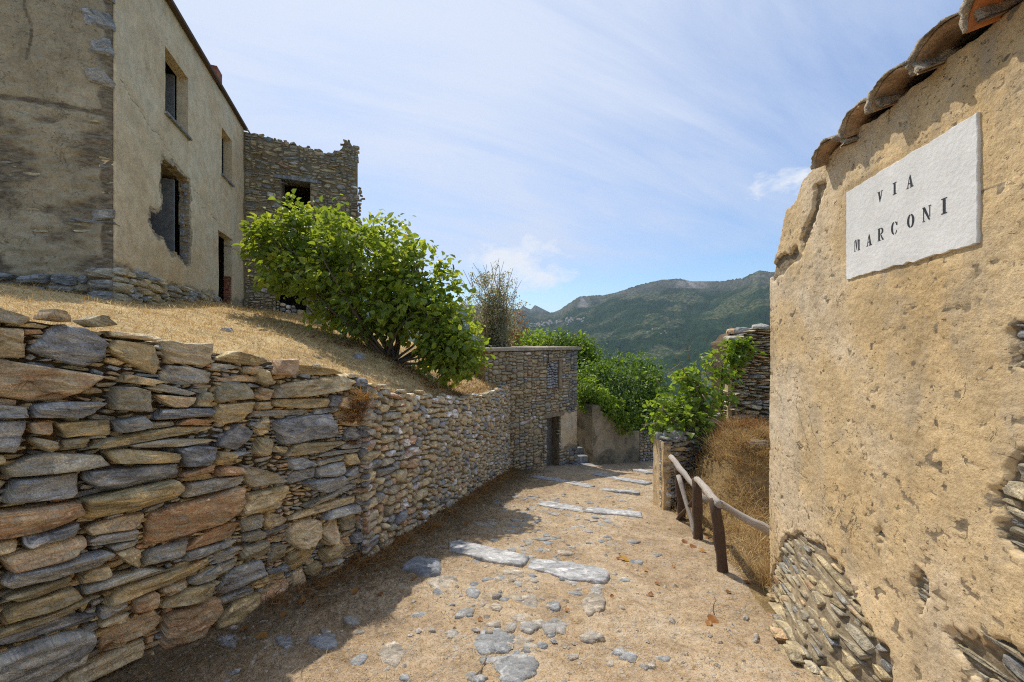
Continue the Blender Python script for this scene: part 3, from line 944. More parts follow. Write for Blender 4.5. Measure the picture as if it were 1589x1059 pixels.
def in_poly(x, y, poly):
    poly = np.asarray(poly, float)
    r = np.zeros(np.shape(x), bool)
    j = len(poly) - 1
    for i in range(len(poly)):
        xi, yi = poly[i]; xj, yj = poly[j]
        if yi != yj:
            r ^= ((yi > y) != (yj > y)) & (x < (xj - xi) * (y - yi) / (yj - yi) + xi)
        j = i
    return r

def rect(u0, u1, z0, z1): return [(u0, z0), (u1, z0), (u1, z1), (u0, z1)]
def lines(a, b, step, *marks):
    """grid lines from a to b that include the marks"""
    m_ = sorted(set([a, b] + [q for q in marks if a < q < b])); out = []
    for p, q in zip(m_[:-1], m_[1:]):
        k_ = max(1, int(round((q - p) / step)))
        out += list(np.linspace(p, q, k_ + 1)[:-1])
    return np.array(out + [b])

# ------------------------------------------------------------------ left retaining walls
def unit(x, y):
    l = math.hypot(x, y); return (x / l, y / l)

rng = np.random.default_rng(11)
dA = unit(0.41, 1.0); nA_ = (dA[1], -dA[0])
OA = np.array([float(xA(0.6)), 0.6])
LA = (4.12 - 0.6) / dA[1]
wall_a = thing("retaining_wall", (xA(2.5), 2.5, -0.5), "near dry-stone wall of big slanting schist slabs in shade below the straw slope", "stone wall", "dry-stone retaining walls along the lane")
shA, z0A = 0.135, -0.45
def insA(u, v):
    z = z0A + v - shA * u
    return (u > -0.05) & (u < LA + 0.02) & (z < top_A(0.6 + u * dA[1]) + 0.025 * vnoise(u * 4.3, 0 * u, seed=71))
panel(wall_a, "wall_core", OA - np.array(nA_) * 0.03, dA, nA_, lines(0, LA, 0.15), lines(-1.4, 2.3, 0.12), M_EARTH, 0.4, top=lambda u: top_A(0.6 + u * dA[1]) - 0.05, disp=lambda u, z: 0.02 * fbm(u * 6, z * 6, seed=72))
rc = pack(LA, 2.75, (0.12, 0.95), (0.045, 0.28), rng, tol=0.025)
rc = [r for r in rc if z0A + r[1] - shA * r[0] < top_A(0.6 + r[0] * dA[1]) - 0.02]
stones(wall_a, OA, dA, nA_, rc, insA, M_SCHIST, rng, na=26, rings=RINGS_HERO, gap=0.005, depth=(0.03, 0.10), back=0.09, shear=shA, z0=z0A, keep=300, hero=True, tilt=6.0, smooth=True, pw=3.3, rough=0.03, corners=(6, 10), tones=lambda c, r: float(np.clip(r.beta(1.05, 1.2) * 0.93, 0, 1)) if r.random() > 0.05 else 0.93,
       off=lambda u, z: 0.03 * float(vnoise(u * 2.1, z * 2.1, seed=73)))

# chinking: small stones wedged in the joints, set a little deeper
rc = pack(LA, 2.75, (0.05, 0.16), (0.022, 0.06), rng)
stones(wall_a, OA, dA, nA_, rc, lambda u, v: insA(u, v + 0.06), M_SCHIST, rng, na=9, rings=RINGS_LOW, gap=0.004, depth=(0.012, 0.035), back=0.05, shear=shA, z0=z0A, keep=0, tilt=10.0, corners=(5, 7), rest="chinking")

dB = unit(0.225, 1.0); nB_ = (dB[1], -dB[0])
OB = np.array([float(xB(4.02)), 4.02])
LB = (11.6 - 4.02) / dB[1]
wall_b = thing("retaining_wall", (xB(7), 7, -1.4), "long dry-stone wall of small pale stones running down to the small house", "stone wall", "dry-stone retaining walls along the lane")
shB, z0B = 0.16, -1.25
def insB(u, v):
    z = z0B + v - shB * u
    return (u > -0.03) & (u < LB) & (z < top_B(4.02 + u * dB[1]) + 0.05 * vnoise(u * 5.3, 0 * u, seed=75))
panel(wall_b, "wall_core", OB - np.array(nB_) * 0.025, dB, nB_, lines(0, LB, 0.2), lines(-2.9, 1.2, 0.15), M_MORTAR, 0.42, top=lambda u: top_B(4.02 + u * dB[1]) - 0.04, disp=lambda u, z: 0.02 * fbm(u * 6, z * 6, seed=76))
rc = pack(LB, 3.3, (0.08, 0.44), (0.05, 0.20), rng, tol=0.02)
rc = [r for r in rc if z0B + r[1] - shB * r[0] < top_B(4.02 + r[0] * dB[1]) - 0.02]
stones(wall_b, OB, dB, nB_, rc, insB, M_RUBBLE, rng, na=12, rings=RINGS_MID, gap=0.006, depth=(0.02, 0.06), back=0.07, shear=shB, z0=z0B, keep=300, tilt=8.0, pw=2.9, smooth=True,
       corners=(6, 9), tones=lambda c, r: float(np.clip(r.normal(0.54, 0.26), 0, 1)))
# the squared end where the second wall stands forward of the first
rc = pack(0.30, 2.5, (0.08, 0.26), (0.04, 0.12), rng)
stones(wall_b, OB + np.array([0.03, 0.0]), (-1.0, 0.0), (0.0, -1.0), rc, lambda u, v: (u > -0.02) & (u < 0.34) & (v < 2.32), M_DARKRUBBLE, rng, na=12, rings=RINGS_MID, gap=0.006, depth=(0.02, 0.05), back=0.1, z0=-1.2, keep=60, smooth=True)

# ------------------------------------------------------------------ tall plastered house, left
C1 = np.array([-6.18, 5.83]); d1 = unit(-0.351, 0.936); n1_ = (d1[1], -d1[0])
L1 = 6.22
house1 = thing("plastered_house", (C1[0], C1[1], 2.3), "tall abandoned house with peeling cream plaster, empty windows and a broken window hole", "house")
win_a = rect(1.48, 2.45, 6.03, 7.30); win_b = rect(4.39, 5.16, 6.05, 7.30); door_r = rect(4.18, 5.20, 2.3, 4.50)
hole = [(1.43, 5.10), (1.95, 5.16), (2.53, 5.10), (2.58, 4.75), (2.52, 4.4), (2.60, 3.95), (2.55, 3.3), (2.42, 3.22), (2.2, 3.34), (1.95, 3.42), (1.75, 3.36), (1.6, 3.46), (1.45, 3.62), (1.3, 3.56), (1.12, 3.64),
        (1.0, 3.78), (1.06, 3.96), (1.22, 3.98), (1.36, 4.08), (1.44, 4.3), (1.36, 4.62)]
def w1(u, z):
    q = sstep(3.05, 2.45, z + 0.3 * fbm(u * 1.5, z * 1.5, seed=81))
    dh = np.full(np.shape(u), 9.0)
    for k_ in range(len(hole)):
        a = np.array(hole[k_]); b_ = np.array(hole[(k_ + 1) % len(hole)])
        ab = b_ - a; tt = np.clip(((u - a[0]) * ab[0] + (z - a[1]) * ab[1]) / (ab @ ab), 0, 1)
        dh = np.minimum(dh, np.hypot(u - a[0] - tt * ab[0], z - a[1] - tt * ab[1]))
    q = np.maximum(q, 0.7 * sstep(0.16, 0.02, dh + 0.08 * fbm(u * 5, z * 5, seed=82)) * (z < 5.3))
    # long crack across the front, and lost patches beneath it
    cz = 5.75 - 0.27 * u + 0.12 * fbm(u * 2.3, 0 * u, seed=83)
    q = np.maximum(q, 0.62 * sstep(0.05, 0.01, np.abs(z - cz)) * (u > 0.1))
    return np.clip(q, 0, 1)
def d1f(u, z):
    return 0.012 * fbm(u * 1.2, z * 1.2, seed=85) + 0.006 * fbm(u * 6, z * 6, seed=86) - 0.02 * (w1(u, z) > 0.5)
marks_u = (1.48, 2.45, 4.39, 5.16, 4.18, 5.20); marks_z = (6.03, 6.05, 7.30, 4.50, 2.3)
panel(house1, "front_wall", C1, d1, n1_, lines(0, L1, 0.045, *marks_u), lines(1.6, 8.2, 0.045, *marks_z), M_CREAM, 0.20, [win_a, win_b, door_r, hole], disp=d1f, wear=w1, edge_wear=0.12)
dg = (-d1[1], d1[0]); dg = (-n1_[0], -n1_[1]); ng = (n1_[1], -n1_[0])
def wg(u, z):
    e = fbm(u * 1.3, z * 2.2, oct=5, seed=87)
    q = 0.32 + 0.22 * sstep(5.25, 4.85, z + 0.25 * e) + 0.75 * e
    q = np.maximum(q, 0.75 * sstep(0.10, 0.0, np.abs(z - 5.1 + 0.1 * e)))
    q = np.maximum(q, 0.8 * sstep(0.22, 0.03, u + 0.14 * e))
    q = np.maximum(q, 0.75 * sstep(0.05, 0.0, np.abs(u - 0.95 + 0.12 * fbm(z * 2, 0 * z, seed=88))) * (z > 5.7))
    return np.clip(q, 0, 1)
def dgf(u, z):
    lowr = sstep(5.3, 4.7, z)
    return 0.02 * fbm(u * 2, z * 2.6, seed=89) + (0.014 + 0.024 * lowr) * fbm(u * 7, z * 17, oct=4, seed=90) - 0.012 * (wg(u, z) > 0.5)
panel(house1, "gable_wall", C1 + np.array(ng) * 0.035, dg, ng, np.concatenate([lines(0.03, 1.8, 0.028), lines(1.9, 4.4, 0.12)]), lines(1.6, 8.6, 0.028), M_GABLE, 0.48, disp=dgf, wear=wg, edge_wear=0.3)
for (u, z, ww, hh, tn) in ((0.17, 6.52, 0.36, 0.23, 0.25), (0.13, 6.10, 0.25, 0.30, 0.3), (0.17, 5.66, 0.36, 0.21, 0.45), (0.15, 6.93, 0.32, 0.17, 0.35), (0.12, 3.55, 0.24, 0.2, 0.4), (0.2, 3.42, 0.5, 0.07, 0.05)):
    stones(house1, C1, dg, ng, [(u - ww / 2, 0, ww, hh)], lambda a, b_: a > 0.0, M_PATHSTONE if tn > 0.2 else M_DARKRUBBLE, rng, na=12, rings=RINGS_MID, gap=0.002, depth=(0.05, 0.09), back=0.1, z0=z - hh / 2, keep=9, name="corner_stone", tones=lambda c, r, tn=tn: tn * 1.5, pw=6, corners=(4, 6))
rc = pack(1.75, 2.6, (0.10, 0.5), (0.03, 0.11), rng)
rc = [r for r in rc if rng.random() < 0.16]
stones(house1, C1, dg, ng, rc, lambda u, v: (u > 0.01) & (u < 1.9), M_DARKRUBBLE, rng, na=10, rings=RINGS_LOW, gap=0.014, depth=(0.008, 0.026), back=0.06, z0=2.45, keep=110, tones=lambda c, r: float(np.clip(r.normal(0.5, 0.16), 0, 1)))
rc = pack(2.6, 0.5, (0.18, 0.7), (0.09, 0.2), rng)
stones(house1, C1, dg, ng, rc, lambda u, v: u > 0.0, M_DARKRUBBLE, rng, na=12, rings=RINGS_MID, gap=0.01, depth=(0.08, 0.16), back=0.12, z0=2.05, keep=40, tones=lambda c, r: float(np.clip(r.normal(0.3, 0.15), 0, 1)), name="footing_stone")
rc = pack(6.1, 0.62, (0.14, 0.55), (0.07, 0.18), rng)
rc = [r for r in rc if not (4.1 < r[0] + r[2] / 2 < 5.25) and r[1] < 0.62 - 0.03 * r[0]]
stones(house1, C1, d1, n1_, rc, lambda u, v: (u > -0.05) & ((u < 4.15) | (u > 5.22)), M_RUBBLE, rng, na=12, rings=RINGS_MID, gap=0.008, depth=(0.03, 0.10), back=0.12, z0=2.1, keep=70, tones=lambda c, r: float(np.clip(r.normal(0.4, 0.2), 0, 1)), name="footing_stone")
# stonework bared in the broken window's far jamb
dj = (-n1_[0], -n1_[1]); nj = (-d1[0], -d1[1])
rc = pack(0.24, 1.75, (0.14, 0.24), (0.14, 0.3), rng)
stones(house1, C1 + np.array(d1) * 2.56, dj, nj, rc, lambda u, v: (u > 0.02) & (u < 0.2), M_SLAB, rng, na=12, rings=RINGS_MID, gap=0.03, depth=(0.02, 0.05), back=0.08, z0=3.35, keep=20, tones=lambda c, r: 0.2, name="jamb_stone")
# inside: floors, back and far walls
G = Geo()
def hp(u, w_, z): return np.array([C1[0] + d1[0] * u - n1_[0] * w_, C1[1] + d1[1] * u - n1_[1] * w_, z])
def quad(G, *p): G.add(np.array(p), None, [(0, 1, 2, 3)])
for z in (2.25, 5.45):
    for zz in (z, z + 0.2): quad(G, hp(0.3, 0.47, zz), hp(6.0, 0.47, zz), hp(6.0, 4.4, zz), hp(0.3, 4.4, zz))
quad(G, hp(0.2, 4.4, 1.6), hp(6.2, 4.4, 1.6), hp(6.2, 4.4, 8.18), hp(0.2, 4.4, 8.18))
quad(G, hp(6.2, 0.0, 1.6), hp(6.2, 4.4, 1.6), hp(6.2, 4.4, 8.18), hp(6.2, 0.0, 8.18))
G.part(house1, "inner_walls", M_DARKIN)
roofp = [hp(-0.10, -0.10, 8.2), hp(6.3, -0.10, 8.2), hp(6.3, 4.6, 8.2), hp(-0.1, 4.6, 8.2)]
V = np.array(roofp + [p + np.array([0, 0, 0.07]) for p in roofp])
part(house1, "roof", V, [(0, 3, 2, 1), (4, 5, 6, 7), (0, 1, 5, 4), (1, 2, 6, 5), (2, 3, 7, 6), (3, 0, 4, 7)], M_POST)
c_ = hp(4.15, 0.12, 8.42); V, F = box_pts(c_, 0.35, 0.3, 0.44, d1)
part(house1, "chimney", V, F, M_BRICK)
for (u, z0_, z1_, dep) in ((2.40, 6.05, 7.28, 0.47), (5.11, 6.07, 7.28, 0.47), (2.40, 3.5, 5.05, 0.47)):
    V, F = box_pts(hp(u, dep, (z0_ + z1_) / 2), 0.05, 0.50, z1_ - z0_, d1)
    part(house1, "shutter", V, F, M_SHUTTER)
for (u0, u1, z) in ((1.44, 2.5, 6.03), (4.35, 5.2, 6.05)):
    V, F = box_pts(hp((u0 + u1) / 2, 0.14, z - 0.025), u1 - u0, 0.40, 0.045, d1)
    part(house1, "window_sill", V, F, M_DARKRUBBLE, {'suv': V * 1.0, 'tone': np.full(8, 0.1)})
for (u0, u1, z) in ((1.40, 2.6, 5.13),):
    V, F = box_pts(hp((u0 + u1) / 2, 0.29, z + 0.07), u1 - u0, 0.46, 0.12, d1)
    part(house1, "lintel", V, F, M_LINTEL)
rc = pack(0.2, 0.9, (0.1, 0.2), (0.055, 0.07), rng)
stones(house1, C1 + np.array(d1) * 5.19, dj, nj, rc, lambda u, v: (u > 0.02) & (u < 0.44), M_BRICK, rng, na=8, rings=RINGS_LOW, gap=0.005, depth=(0.01, 0.02), back=0.05, z0=2.5, keep=40, name="brick")

# ------------------------------------------------------------------ ruined stone house behind
E2 = np.array([-8.33, 11.65]); d2 = unit(0.936, 0.351); n2v = (d2[1], -d2[0])
house2 = thing("stone_house", (E2[0], E2[1], 2.3), "roofless ruined stone house with a ragged corner and a black empty window behind bush", "house")
L2 = 3.3
def top2(u): return np.interp(u, [0, 2.5, 2.52, 2.68, 2.7, 2.82, 2.84, 3.0, 3.05, 3.3, 3.6], [8.18, 7.88, 8.05, 8.05, 8.16, 8.16, 8.40, 8.44, 8.30, 8.28, 8.2])
def right2(z): return 3.16 + 0.09 * vnoise(0 * np.asarray(z), np.asarray(z) * 3.1, seed=91) + 0.08 * sstep(7.4, 6.4, z) + 0.08
w2 = rect(0.99, 1.81, 5.5, 6.81); dr2 = rect(0.83, 1.69, 2.2, 4.62)
panel(house2, "front_wall", E2 - np.array(n2v) * 0.008, d2, n2v, lines(-0.3, 3.24, 0.08, 0.99, 1.81, 0.83, 1.69), lines(1.6, 8.5, 0.08, 5.5, 6.81, 4.62, 2.2), M_MORTAR, 0.5, [w2, dr2], top=lambda u: top2(u) - 0.05, disp=lambda u, z: 0.018 * fbm(u * 5, z * 8, seed=92))
rc = [q for q in pack(3.62, 6.6, (0.10, 0.6), (0.04, 0.22), rng) if rng.random() < 0.86]
def ins2(u, v):
    z = 1.9 + v
    return (u > 0) & (u < right2(z)) & (z < top2(u)) & ~in_poly(u, z, w2) & ~in_poly(u, z, dr2)
stones(house2, E2, d2, n2v, rc, ins2, M_DARKRUBBLE, rng, na=14, rings=RINGS_LOW, gap=0.010, tilt=9, corners=(5, 8), depth=(0.004, 0.06), back=0.12, z0=1.9, keep=300, tones=lambda c, r: float(np.clip(r.normal(0.46 if c[1] > 3.2 else 0.62, 0.24), 0, 1)))
V, F = box_pts(np.append(E2 + np.array(d2) * 1.4 + np.array(n2v) * -0.1, 6.86), 1.25, 0.3, 0.10, d2)
part(house2, "lintel", V, F, M_SLAB, {'suv': V, 'tone': np.full(8, 0.0)})
rc = pack(0.84, 0.62, (0.14, 0.30), (0.10, 0.2), rng)
stones(house2, E2 + np.array(d2) * 0.84 - np.array(n2v) * 0.1, d2, n2v, rc, lambda u, v: (u > 0) & (u < 0.84) & (v < 0.62 - 0.4 * u), M_RUBBLE, rng, na=12, rings=RINGS_MID, gap=0.008, depth=(0.06, 0.1), back=0.15, z0=2.3, keep=30, name="blocking_stone", pw=4)
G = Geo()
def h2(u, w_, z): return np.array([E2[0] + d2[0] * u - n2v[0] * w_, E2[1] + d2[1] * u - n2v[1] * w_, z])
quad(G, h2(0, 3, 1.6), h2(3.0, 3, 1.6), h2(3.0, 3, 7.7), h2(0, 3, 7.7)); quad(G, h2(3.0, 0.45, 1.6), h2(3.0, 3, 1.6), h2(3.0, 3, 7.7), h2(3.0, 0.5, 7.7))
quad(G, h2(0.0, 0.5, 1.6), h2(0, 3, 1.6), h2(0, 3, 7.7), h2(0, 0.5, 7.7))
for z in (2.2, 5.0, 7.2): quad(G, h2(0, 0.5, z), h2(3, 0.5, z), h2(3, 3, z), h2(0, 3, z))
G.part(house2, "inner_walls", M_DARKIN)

# ------------------------------------------------------------------ small two-storey stone house down the lane
e3 = unit(0.781, 0.625); n3v = (e3[1], -e3[0])
O3 = np.array([1.06 - 0.781 * 2.3, 11.5 - 0.625 * 2.3]); L3 = 3.69
house3 = thing("small_stone_house", (O3[0] + e3[0] * 2.6, O3[1] + e3[1] * 2.6, -2.3), "narrow flat-roofed stone house with open doorway and stone-filled niche at the lane's foot", "house")
door3 = rect(2.30, 2.86, -2.7, -0.78); niche = rect(2.32, 2.80, 0.12, 0.98); pl3 = rect(2.92, 3.66, -1.86, -0.72)
panel(house3, "front_wall", O3 - np.array(n3v) * 0.012, e3, n3v, lines(0, L3, 0.1, 2.30, 2.86, 2.32, 2.8), lines(-3.0, 1.33, 0.1, -0.78, 0.12, 0.98), M_MORTAR, 0.45, [door3, niche], disp=lambda u, z: 0.02 * fbm(u * 5, z * 6, seed=95), edge_wear=0.3)
rc = pack(L3, 3.95, (0.10, 0.44), (0.06, 0.21), rng)
def ins3(u, v):
    z = -2.65 + v
    return (u > 0) & (u < L3 + 0.02) & (z < 1.31) & ~in_poly(u, z, door3) & ~in_poly(u, z, rect(2.30, 2.96, 0.08, 1.06)) & ~in_poly(u, z, pl3) & ~in_poly(u, z, rect(2.2, 2.98, -0.8, -0.64))
stones(house3, O3, e3, n3v, rc, ins3, M_DARKRUBBLE, rng, na=12, rings=RINGS_MID, gap=0.008, depth=(0.015, 0.055), back=0.08, z0=-2.65, keep=300, tilt=7, smooth=True, tones=lambda c, r: float(np.clip(r.normal(0.58, 0.2) if c[0] < 3.2 else r.normal(0.25, 0.3), 0, 1)))
panel(house3, "plaster_patch", O3 + np.array(n3v) * 0.015, e3, n3v, lines(2.92, 3.68, 0.04), lines(-1.9, -0.7, 0.04), M_OCHRE, 0.05, disp=lambda u, z: 0.012 * fbm(u * 6, z * 6, seed=96), wear=lambda u, z: 0.65 * sstep(-1.45, -1.95, z + 0.2 * fbm(u * 4, z * 4, seed=97)))
V, F = box_pts(np.append(O3 + np.array(e3) * 2.6, -0.70) - np.array([*n3v, 0]) * 0.15, 0.92, 0.38, 0.13, e3); part(house3, "lintel", V, F, M_LINTEL)
V, F = box_pts(np.append(O3 + np.array(e3) * 2.64, 1.03) - np.array([*n3v, 0]) * 0.15, 0.66, 0.38, 0.07, e3); part(house3, "lintel", V, F, M_LINTEL)
V, F = box_pts(np.append(O3 + np.array(e3) * 2.88, 0.55) - np.array([*n3v, 0]) * 0.14, 0.13, 0.38, 0.88, e3); part(house3, "niche_jamb", V, F, M_LINTEL)
rc = pack(0.48, 0.84, (0.08, 0.17), (0.07, 0.11), rng, minw=0.02)
stones(house3, O3 + np.array(e3) * 2.32 - np.array(n3v) * 0.03, e3, n3v, rc, lambda u, v: (u > 0) & (u < 0.48) & (v < 0.84), M_SLAB, rng, na=10, rings=RINGS_MID, gap=0.008, depth=(0.03, 0.05), back=0.08, z0=0.14, keep=60, name="blocking_stone", pw=4, tones=lambda c, r: 0.9)
roofc = np.append(O3 + np.array(e3) * (L3 / 2) - np.array(n3v) * 1.25, 1.365)
V, F = box_pts(roofc, L3 + 0.22, 2.75, 0.085, e3); part(house3, "roof_slab", V, F, M_CONCRETE)
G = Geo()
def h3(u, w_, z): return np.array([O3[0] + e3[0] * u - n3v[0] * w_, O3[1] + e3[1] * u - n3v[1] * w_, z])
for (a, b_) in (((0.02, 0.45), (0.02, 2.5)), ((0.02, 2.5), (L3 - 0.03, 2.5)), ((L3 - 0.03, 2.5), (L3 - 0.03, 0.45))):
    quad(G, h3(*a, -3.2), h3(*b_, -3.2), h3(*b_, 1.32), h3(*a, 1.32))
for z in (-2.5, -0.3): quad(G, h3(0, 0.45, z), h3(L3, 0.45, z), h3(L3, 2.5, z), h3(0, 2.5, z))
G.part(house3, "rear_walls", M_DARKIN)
V, F = box_pts(h3(2.72, 0.36, -1.62), 0.36, 0.05, 1.66, e3); part(house3, "door", V, F, M_SHUTTER)
p0 = h3(2.35, -0.06, 1.42)
G = Geo()
for pts in ([p0 + [0, 0, 0.28], p0 + [0.0, 0, -0.1], p0 + [-0.02, 0, -0.5]], [p0 + [-0.02, 0, -0.45], p0 + [-0.14, -0.03, -0.7], p0 + [-0.2, -0.03, -1.05]], [p0 + [-0.02, 0, -0.45], p0 + [0.1, 0, -0.75], p0 + [0.2, 0, -0.9]]):
    G.add(*tube(pts, 0.009, 5))
G.part(house3, "iron_bracket", M_IRON)

# ------------------------------------------------------------------ plastered house with the street name, right
C4 = np.array([2.41, 3.53]); d4 = (-0.2260, -0.9741); n4 = (-0.9741, 0.2260)
house4 = thing("ochre_house", (C4[0], C4[1], -0.9), "ochre plastered house wall with a broken tile eave on the right of the lane", "house")
def wall_uz(px, py):
    r = (px - 794.5) / 580.0; Y = 1.59 / (r - 0.232)
    return ((3.53 - Y) / 0.9741, 1.6 + (529.5 - py) / 580.0 * Y)
def top4(u): return np.interp(u, [0, 0.06, 0.09, 0.26, 0.30, 0.36, 0.55, 0.62, 0.9, 6], [2.19, 2.20, 2.27, 2.50, 2.60, 2.70, 2.74, 2.84, 2.88, 2.9])
BARE = [[wall_uz(*q) for q in pl] for pl in (
    [(1222, 822), (1262, 835), (1292, 862), (1318, 905), (1345, 960), (1385, 1010), (1395, 1075), (1190, 1075), (1195, 900)],
    [(1548, 770), (1566, 735), (1600, 705), (1640, 700), (1640, 880), (1590, 858), (1562, 832)],
    [(1572, 520), (1600, 500), (1620, 560), (1580, 556)],
    [(1468, 985), (1500, 990), (1540, 1000), (1589, 1015), (1640, 1040), (1640, 1090), (1520, 1090)],
    [(1352, 818), (1364, 812), (1372, 836), (1360, 838)],
    [(1418, 905), (1428, 898), (1436, 945), (1424, 950)],
    [(1268, 290), (1280, 286), (1262, 350), (1246, 385), (1244, 372)],
    [(1236, 385), (1240, 400), (1206, 436), (1186, 432), (1186, 415)])]
def poly_dist(u, z, poly):
    dd = np.full(np.shape(u), 9.0)
    for k_ in range(len(poly)):
        a = np.array(poly[k_]); ab = np.array(poly[(k_ + 1) % len(poly)]) - a
        tt = np.clip(((u - a[0]) * ab[0] + (z - a[1]) * ab[1]) / (ab @ ab + 1e-12), 0, 1)
        dd = np.minimum(dd, np.hypot(u - a[0] - tt * ab[0], z - a[1] - tt * ab[1]))
    return np.where(in_poly(u, z, poly), -dd, dd)
def bare_d(u, z):
    dd = np.full(np.shape(u), 9.0)
    for pl in BARE: dd = np.minimum(dd, poly_dist(u, z, pl))
    return dd + 0.075 * fbm(np.asarray(u) * 7, np.asarray(z) * 7, oct=4, seed=101) + 0.02 * fbm(np.asarray(u) * 30, np.asarray(z) * 30, oct=2, seed=102)
def scar(u, z):
    """little lost flakes scattered over the plaster, more of them low down"""
    q = fbm(u * 21, z * 27, oct=4, seed=103) - 0.40 + 0.10 * sstep(1.0, -0.4, z) + 0.10 * sstep(0.9, 1.7, u) * sstep(2.2, 1.2, z)
    return sstep(0.0, 0.05, q)
def flare(u, z):
    return 0.30 * sstep(0.1, 1.1, u) * sstep(0.20, -0.60, z) * sstep(1.9, 1.1, u)
def d4f(u, z):
    b_ = sstep(0.015, -0.01, bare_d(u, z))
    under = sstep(0.03, -0.01, np.maximum(np.abs(u - 1.595) - 0.425, np.abs(z - 2.275) - 0.28))
    base = 0.008 * fbm(u * 1.5, z * 1.5, oct=2, seed=104) + 0.0022 * fbm(u * 9, z * 12, oct=3, seed=105) + 0.0035 * fbm(u * 30, z * 48, oct=3, seed=106)
    rnd = -0.05 * sstep(0.05, 0.0, u)
    return (base - 0.003 * scar(u, z)) * (1 - under) - 0.004 * under + rnd - 0.03 * b_ + flare(u, z)
def w4f(u, z):
    return np.clip(np.maximum(sstep(0.01, -0.012, bare_d(u, z)), 0.62 * scar(u, z)), 0, 1)
panel(house4, "street_wall", C4, d4, n4, np.concatenate([lines(0, 2.7, 0.0125), lines(2.78, 6.0, 0.1)]), lines(-1.5, 2.9, 0.0125), M_OCHRE, 0.5, top=lambda u: top4(u) + 0.025 * fbm(u * 9, 0 * u, seed=107), disp=d4f, wear=w4f, edge_wear=0.0)
rc = [q for q in pack(2.6, 2.2, (0.07, 0.46), (0.018, 0.085), rng) if rng.random() < 0.95]
stones(house4, C4, d4, n4, rc, lambda u, v: (bare_d(u, -1.2 + v) < 0.0) & (u > 0.0), M_BARESCHIST, rng, na=14, rings=RINGS_HERO[:6], gap=0.004, depth=(0.006, 0.036), back=0.06, z0=-1.2, keep=200, hero=True, tilt=4, smooth=True,
       off=lambda u, z: float(flare(u, z)) - 0.036, corners=(5, 8), tones=lambda c, r: float(np.clip(r.normal(0.44, 0.2), 0, 1)))
rc = [r for r in pack(1.3, 1.0, (0.1, 0.4), (0.04, 0.1), rng)]
stones(house4, C4 + np.array(d4) * 1.5, d4, n4, rc, lambda u, v: (bare_d(u + 1.5, 1.0 + v) < 0.0), M_BARESCHIST, rng, na=14, rings=RINGS_HERO[:6], gap=0.006, depth=(0.012, 0.05), back=0.06, z0=1.0, keep=60, hero=True, tilt=4, smooth=True, off=lambda u, z: -0.04)
# rubble spilled along the foot of the wall
for k_ in range(34):
    u = rng.uniform(0.1, 2.3); zf = -0.2 * (3.53 - 0.974 * u)
    o_ = float(flare(np.array(u), np.array(zf))) + rng.uniform(-0.03, 0.07)
    P = np.array([C4[0] + d4[0] * u + n4[0] * o_, C4[1] + d4[1] * u + n4[1] * o_, zf + rng.uniform(-0.02, 0.05)])
    s_1 = rng.uniform(0.018, 0.048)
    tt = np.sort(rng.uniform(0, 2 * math.pi, 10)); pl = np.stack([np.cos(tt) * s_1 * 1.6, np.sin(tt) * s_1 * 0.55], 1)
    V, f3, f4, suv, ton = stone_mesh(pl, s_1 * 0.5, s_1, RINGS_MID, rng, False, float(np.clip(rng.normal(0.5, 0.2), 0, 1)))
    W = V[:, :1] * np.array([*d4, 0]) + V[:, 1:2] * np.array([0, 0, 1.0]) + V[:, 2:] * np.array([*n4, 0])
    link("footing_stone", new_mesh("footing_stone", W, [f3, f4], {'suv': suv, 'tone': ton}), M_BARESCHIST, house4, tuple(P - np.array(house4.location)))
# end wall round the corner and the far walls of the house
de = (-n4[0], -n4[1]); ne = (-d4[0], -d4[1])
panel(house4, "end_wall", C4 + np.array(n4) * -0.06, de, ne, lines(0, 3.6, 0.06), lines(-2.0, 2.9, 0.06), M_OCHRE, 0.4, top=lambda u: np.interp(u, [0, 0.5, 0.6, 1.2, 3.6], [2.14, 2.2, 2.5, 2.9, 2.95]) + 0.05 * fbm(u * 5, 0 * u, seed=108), disp=lambda u, z: 0.015 * fbm(u * 5, z * 5, seed=109), wear=lambda u, z: 0.3 + 0.4 * fbm(u * 3, z * 3, seed=110))
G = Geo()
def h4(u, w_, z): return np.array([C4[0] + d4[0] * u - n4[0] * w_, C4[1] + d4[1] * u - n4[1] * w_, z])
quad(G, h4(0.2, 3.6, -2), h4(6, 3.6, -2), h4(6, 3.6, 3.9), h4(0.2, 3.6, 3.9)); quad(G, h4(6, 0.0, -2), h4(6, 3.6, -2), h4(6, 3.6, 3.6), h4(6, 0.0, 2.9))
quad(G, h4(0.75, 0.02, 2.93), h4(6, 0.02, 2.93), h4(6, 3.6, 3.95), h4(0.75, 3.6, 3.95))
G.part(house4, "rear_walls", M_DARKIN)
